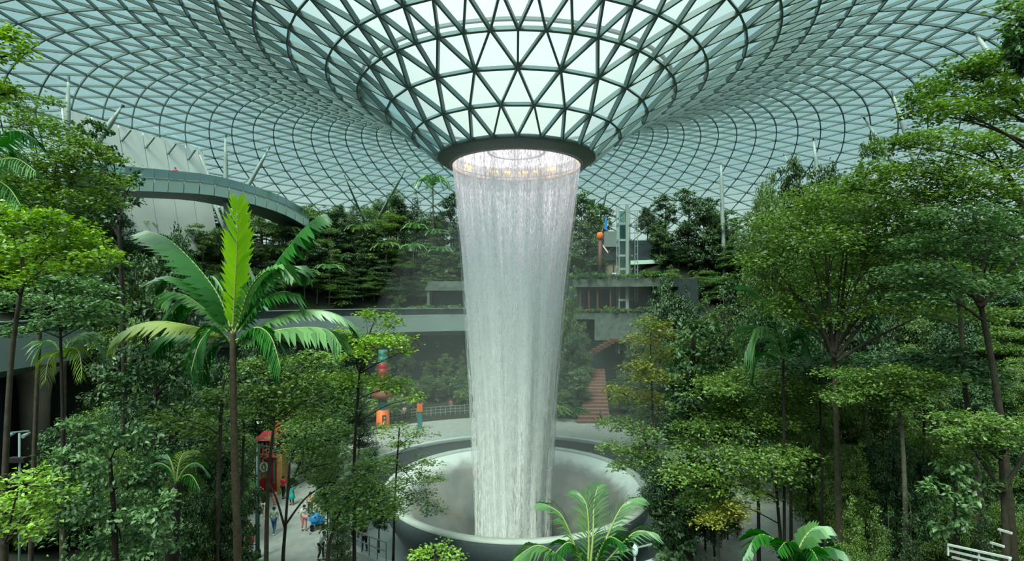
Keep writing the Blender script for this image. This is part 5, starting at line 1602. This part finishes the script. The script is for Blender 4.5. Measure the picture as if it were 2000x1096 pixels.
# lanterns
for px, py, r, lb in ((487, 1057, .25, 'large red lantern beside the lamp post'), (482, 1044, .17, 'middle red lantern in the cluster beside the lamp post'), (480, 1022, .16, 'topmost small red lantern beside the lamp post')):
    c = at(px, py, 26.5)
    ln = tag(empty('red_lantern', c), lb, 'lantern')
    MB().ball((0, 0, 0), (r, r, r * .85), 14, 8).build('globe', M['bright_red'], ln, True)
    MB().tube([(0, 0, r * .8), (0, 0, r * 1.05)], r * .3, 8).build('cap', M['gold'], ln)
    MB().tube([(0, 0, r), (0, 0, r + 0.5)], 0.012, 5).build('cord', M['black'], ln)
c = at(483, 1100, 26.5)
st = tag(empty('lantern_stand', Vector((c.x - 0.12, 26.6, 0))), 'thin stand that carries the red lanterns', 'stand')
zt_ = at(480, 1008, 26.5).z
MB().tube([(0, 0, 0), (0, 0, zt_ + 0.4)], 0.04, 8).build('pole', M['lamp_green'], st)
for z_ in (zt_ + .38, zt_ - .25, zt_ - .5): MB().beam((-0.1, 0, z_), (0.3, -0.05, z_), (0, 0, 1), 0.03, 0.03).build('arm', M['lamp_green'], st)

# stroller
q = on_floor(620, 1034)
sr = tag(empty('stroller', q, 0.4), 'blue pushchair with black wheels on the plaza under the olive trees', 'pushchair')
MB().box((0, 0, 0.55), (0.75, 0.5, 0.28), 0, 1.1).build('seat', M['blue'], sr)
MB().lathe([(0.0, 0.42), (0.25, 0.36), (0.36, 0.2), (0.38, 0.0)], 14, (-0.15, 0, 0.65)).build('hood', M['blue'], sr, True)
for a in (-0.32, 0.34):
    for b in (-0.24, 0.24): MB().tube([(a, b - 0.03, 0.13), (a, b + 0.03, 0.13)], 0.13, 12).build('wheel', M['black'], sr)
MB().beam((-0.32, 0.24, 0.2), (0.6, 0.22, 1.0), (0, 0, 1), 0.03, 0.03).beam((-0.32, -0.24, 0.2), (0.6, -0.22, 1.0), (0, 0, 1), 0.03, 0.03).beam((0.6, -0.24, 1.0), (0.6, 0.24, 1.0), (0, 0, 1), 0.04, 0.04).build('push_handle', M['black'], sr)
MB().box((0.12, 0, 0.3), (0.5, 0.4, 0.16)).build('basket', M['black'], sr)

# festive pieces by the lift tower
c = at(1172, 548, 80)
rp = tag(empty('festive_post', c), 'red-brown festive post with an orange drum top, left of the lift tower', 'post')
H_ = at(1172, 468, 80).z - c.z
MB().tube([(0, 0, 0), (0, 0, H_)], [0.36, 0.3], 12).build('shaft', M['red_frame'], rp, True)
MB().tube([(0, 0, H_), (0, 0, H_ + .2), (0, 0, H_ + .9), (0, 0, H_ + 1.1)], [.3, .5, .5, .3], 16).build('orange_drum', M['orange'], rp, True)
MB().beam((0.3, -0.6, H_ - 1.1), (1.1, -0.6, H_ - 2.2), (0, 0, 1), 0.06, 0.35).build('slanted_sign', solid('pink_white', (240, 205, 205), .5, 0, .03), rp)
MB().prism([(0.6, -0.2, H_ + 1.6), (1.1, -0.2, H_ + 1.3), (0.95, -0.2, H_ + 3.4), (0.7, -0.2, H_ + 3.2)], (0, .1, 0)).build('blue_banner', M['blue'], rp)
MB().tube([(0.2, 0, H_ + .9), (0.9, 0, H_ + 3.3)], 0.04, 6).build('banner_pole', M['pale_steel'], rp)

# ---------------------------------------------------------------- people
def skin(name, pts, edges, radii, root=0):
    me = bpy.data.meshes.new(name)
    me.from_pydata([tuple(p) for p in pts], edges, [])
    o = bpy.data.objects.new(name, me)
    COL.objects.link(o)
    sk = o.modifiers.new('skin', 'SKIN')
    sk.use_smooth_shade = True
    for i, r in enumerate(radii):
        me.skin_vertices[0].data[i].radius = (r, r) if not isinstance(r, tuple) else r
        me.skin_vertices[0].data[i].use_root = (i == root)
    sb = o.modifiers.new('sub', 'SUBSURF'); sb.levels = 1; sb.render_levels = 1
    dg = bpy.context.evaluated_depsgraph_get()
    out = bpy.data.meshes.new_from_object(o.evaluated_get(dg))
    out.name = name
    bpy.data.objects.remove(o)
    bpy.data.meshes.remove(me)
    return out


def person_meshes(stride, armswing, bend):
    """joint positions of a 1.7 m figure facing -Y"""
    J = dict(pelvis=(0, 0, .93), waist=(0, 0, 1.06), chest=(0, -.01 - bend * .3, 1.28), neck=(0, -.01 - bend * .5, 1.46), head=(0, -.03 - bend * .6, 1.555), crown=(0, -.02 - bend * .6, 1.64))
    for s, k in ((-1, 'r'), (1, 'l')):
        st = stride * s
        J['hip' + k] = (.09 * s, 0, .9); J['knee' + k] = (.10 * s, -.10 * st - .04, .5)
        J['ankle' + k] = (.10 * s, -.30 * st + (.05 if st < 0 else 0), .09 + (.05 if st < 0 else 0)); J['toe' + k] = (.11 * s, -.30 * st - .14, .035)
        J['sh' + k] = (.17 * s, -bend * .4, 1.40); J['el' + k] = (.23 * s, .10 * armswing * s - bend * .3, 1.13)
        J['wr' + k] = (.23 * s, -.06 - .02 * s * armswing - bend * .4, .90 + .25 * bend)
        J['palm' + k] = (.23 * s, -.09 - bend * .5, .83 + .27 * bend)
    names = list(J); I = {n: i for i, n in enumerate(names)}
    pts = [J[n] for n in names]
    R = dict(pelvis=(.13, .10), waist=(.125, .09), chest=(.145, .10), neck=.055, head=(.075, .09), crown=(.06, .07))
    rad = []
    for n in names:
        if n in R: rad.append(R[n])
        else:
            k = n[:-1]
            rad.append({'hip': .085, 'knee': .055, 'ankle': .038, 'toe': .03, 'sh': .055, 'el': .04, 'wr': .026, 'palm': .03}[k])
    ed = [('pelvis', 'waist'), ('waist', 'chest'), ('chest', 'neck'), ('neck', 'head'), ('head', 'crown')]
    for k in 'rl': ed += [('pelvis', 'hip' + k), ('hip' + k, 'knee' + k), ('knee' + k, 'ankle' + k), ('ankle' + k, 'toe' + k), ('chest', 'sh' + k), ('sh' + k, 'el' + k), ('el' + k, 'wr' + k), ('wr' + k, 'palm' + k)]
    E = [(I[a], I[b]) for a, b in ed]
    # fingers, thumb, nose
    for s, k in ((-1, 'r'), (1, 'l')):
        p = Vector(J['palm' + k])
        for q in range(4):
            a = len(pts)
            o = Vector((0, -.026 + .018 * q, 0))
            ln = (.06, .072, .068, .052)[q]
            pts += [tuple(p + o + Vector((0, 0, -.03))), tuple(p + o + Vector((-.01 * s, -.01, -.03 - ln)))]
            rad += [.010, .008]
            E += [(I['palm' + k], a), (a, a + 1)]
        a = len(pts)
        pts += [tuple(p + Vector((-.02 * s, -.045, .005))), tuple(p + Vector((-.03 * s, -.065, -.035)))]
        rad += [.011, .009]; E += [(I['palm' + k], a), (a, a + 1)]
    a = len(pts); pts.append((0, J['head'][1] - .105, 1.54)); rad.append(.016); E.append((I['head'], a))
    body = skin('body', pts, E, rad, I['pelvis'])

    def sub(name, keys, edges, grow, extra=()):
        ii = {n: i for i, n in enumerate(keys)}
        pp = [J[n] if n in J else n for n in keys]
        rr = []
        for n in keys:
            r = rad[I[n]]
            rr.append(tuple(x + grow for x in r) if isinstance(r, tuple) else r + grow)
        return skin(name, pp, [(ii[a], ii[b]) for a, b in edges], rr, 0)
    shirt = sub('shirt', ['waist', 'chest', 'pelvis', 'shr', 'elr', 'shl', 'ell'], [('waist', 'chest'), ('waist', 'pelvis'), ('chest', 'shr'), ('shr', 'elr'), ('chest', 'shl'), ('shl', 'ell')], .022)
    tr = sub('trousers', ['pelvis', 'hipr', 'kneer', 'ankler', 'hipl', 'kneel', 'anklel'], [('pelvis', 'hipr'), ('hipr', 'kneer'), ('kneer', 'ankler'), ('pelvis', 'hipl'), ('hipl', 'kneel'), ('kneel', 'anklel')], .018)
    shoes = MB()
    for k in 'rl':
        a_, t_ = Vector(J['ankle' + k]), Vector(J['toe' + k])
        shoes.ball((a_ + t_) / 2 + Vector((0, .02, -.03)), (.05, .14, .045), 10, 6)
    hy = J['head'][1]
    hair = MB()
    hair.ball((0, hy + .025, 1.605), (.10, .11, .10), 14, 8)
    eyes = MB()
    for s in (-1, 1): eyes.ball((.034 * s, hy - .084, 1.572), (.013, .008, .009), 8, 5)
    ears = MB()
    for s in (-1, 1): ears.ball((.088 * s, hy + .0, 1.555), (.012, .022, .032), 8, 5)
    return dict(body=body, shirt=shirt, trousers=tr, shoes=shoes.mesh('shoes', True), hair=hair.mesh('hair', True), eyes=eyes.mesh('eyes', True), ears=ears.mesh('ears', True))


M['skin'] = solid('skin', (196, 150, 122), 0.5, 0, 0.05)
M['hair_black'] = solid('hair_black', (26, 22, 22), 0.5, 0, 0.1)
POSE = {'stand': person_meshes(0.12, 0.2, 0.0), 'walk': person_meshes(0.75, 0.9, 0.0), 'lean': person_meshes(0.25, 0.3, 0.35)}
for ps in POSE.values():
    for me in ps.values(): me.materials.append(M['skin'])
CLOTH = {}


def cloth(rgb):
    if rgb not in CLOTH: CLOTH[rgb] = solid('cloth', rgb, 0.8, 0, 0.06, 9)
    return CLOTH[rgb]


def person(loc, rz, pose, shirt, trousers, label, h=1.7, hair='hair_black', skirt=None):
    root = tag(empty('person', loc, rz), label, 'person')
    root.scale = (h / 1.7,) * 3
    for n, me in POSE[pose].items():
        o = bpy.data.objects.new(n, me); COL.objects.link(o); o.parent = root
        mat = {'body': M['skin'], 'ears': M['skin'], 'shirt': cloth(shirt), 'trousers': cloth(trousers), 'shoes': M['white'] if pose == 'walk' else M['black'], 'hair': M[hair], 'eyes': M['black']}[n]
        o.material_slots[0].link = 'OBJECT'
        o.material_slots[0].material = mat
    if skirt:
        MB().lathe([(.15, 1.02), (.19, .8), (.26, .5), (.25, .49), (.14, 1.0)], 16).build('skirt', cloth(skirt), root, True)
    return root


PEOPLE = [
    (535, 1043, 'walk', (150, 176, 158), (52, 98, 140), 'person in a pale green top and blue jeans walking away across the plaza', 3.1, 1.72, None),
    (515, 1011, 'walk', (34, 40, 56), (190, 180, 170), 'person in a dark navy top and pale trousers walking near the lamp post', 0.3, 1.75, None),
    (553, 974, 'stand', (192, 34, 44), (32, 34, 42), 'person in a red top and dark trousers standing by the red booth', 2.6, 1.68, None),
    (570, 986, 'stand', (40, 172, 166), (60, 70, 80), 'person in a long turquoise dress and head scarf right of the booth', 0.2, 1.6, (40, 172, 166)),
    (537, 986, 'stand', (236, 130, 142), (236, 150, 160), 'small child in pink in front of the red booth', 0.4, 1.05, (236, 130, 142)),
    (492, 1002, 'walk', (226, 228, 226), (30, 32, 36), 'person in a white shirt and black trousers left of the lamp post', 2.2, 1.68, None),
    (594, 1036, 'stand', (232, 232, 230), (222, 150, 150), 'person in white with pink shorts left of the pushchair', 0.6, 1.65, None),
    (606, 1008, 'stand', (214, 186, 150), (70, 80, 90), 'person in a beige top behind the pushchair', 0.2, 1.66, None),
    (627, 1094, 'lean', (226, 236, 236), (40, 44, 50), 'person in a white tee leaning forward at the bottom edge below the pushchair', 1.2, 1.7, None),
    (688, 1058, 'stand', (226, 206, 216), (44, 44, 52), 'person in a pale pink top by the plaza railing', 2.4, 1.66, None),
    (712, 1078, 'lean', (40, 42, 50), (36, 36, 44), 'person in black leaning on the plaza railing', 3.9, 1.7, None),
    (1166, 838, 'stand', (206, 42, 56), (60, 92, 104), 'person in a red top standing at the plaza edge, right of the waterfall', 0.2, 1.68, None),
    (1173, 831, 'stand', (60, 56, 58), (40, 44, 50), 'person in dark clothes just behind the red-topped person, right of the waterfall', 0.6, 1.74, None),
    (881, 806, 'stand', (176, 96, 104), (90, 100, 104), 'distant person in a dull red top behind the basin, left of the waterfall', 0.1, 1.7, None),
    (1564, 986, 'stand', (222, 120, 130), (60, 70, 80), 'person in a pink top on the bright paving among the trees at right', 1.4, 1.66, None),
    (790, 820, 'stand', (222, 190, 192), (50, 52, 60), 'distant person in pale pink right of the painted column', 0.4, 1.68, None),
]
for px, py, pose, sh, tr, lb, rz, h, sk in PEOPLE:
    q = on_floor(px, py)
    q.z = max(0.0, ground(q.x, q.y))
    person(q, rz, pose, sh, tr, lb, h, skirt=sk)
for i, off_, sh, lb in ((7, 1.2, (214, 60, 72), 'person in red on the high bridge, near its left part'), (13, 1.4, (226, 52, 60), 'person in bright red on the high bridge where it descends'),
                        (17, 1.6, (150, 70, 150), 'person in purple at the right end of the high bridge')):
    p, n = BRIDGE[min(i, len(BRIDGE) - 1)]
    person(p + n * off_ + Vector((0, 0, -0.1)), 0.4, 'stand', sh, (50, 54, 64), lb, 1.7)
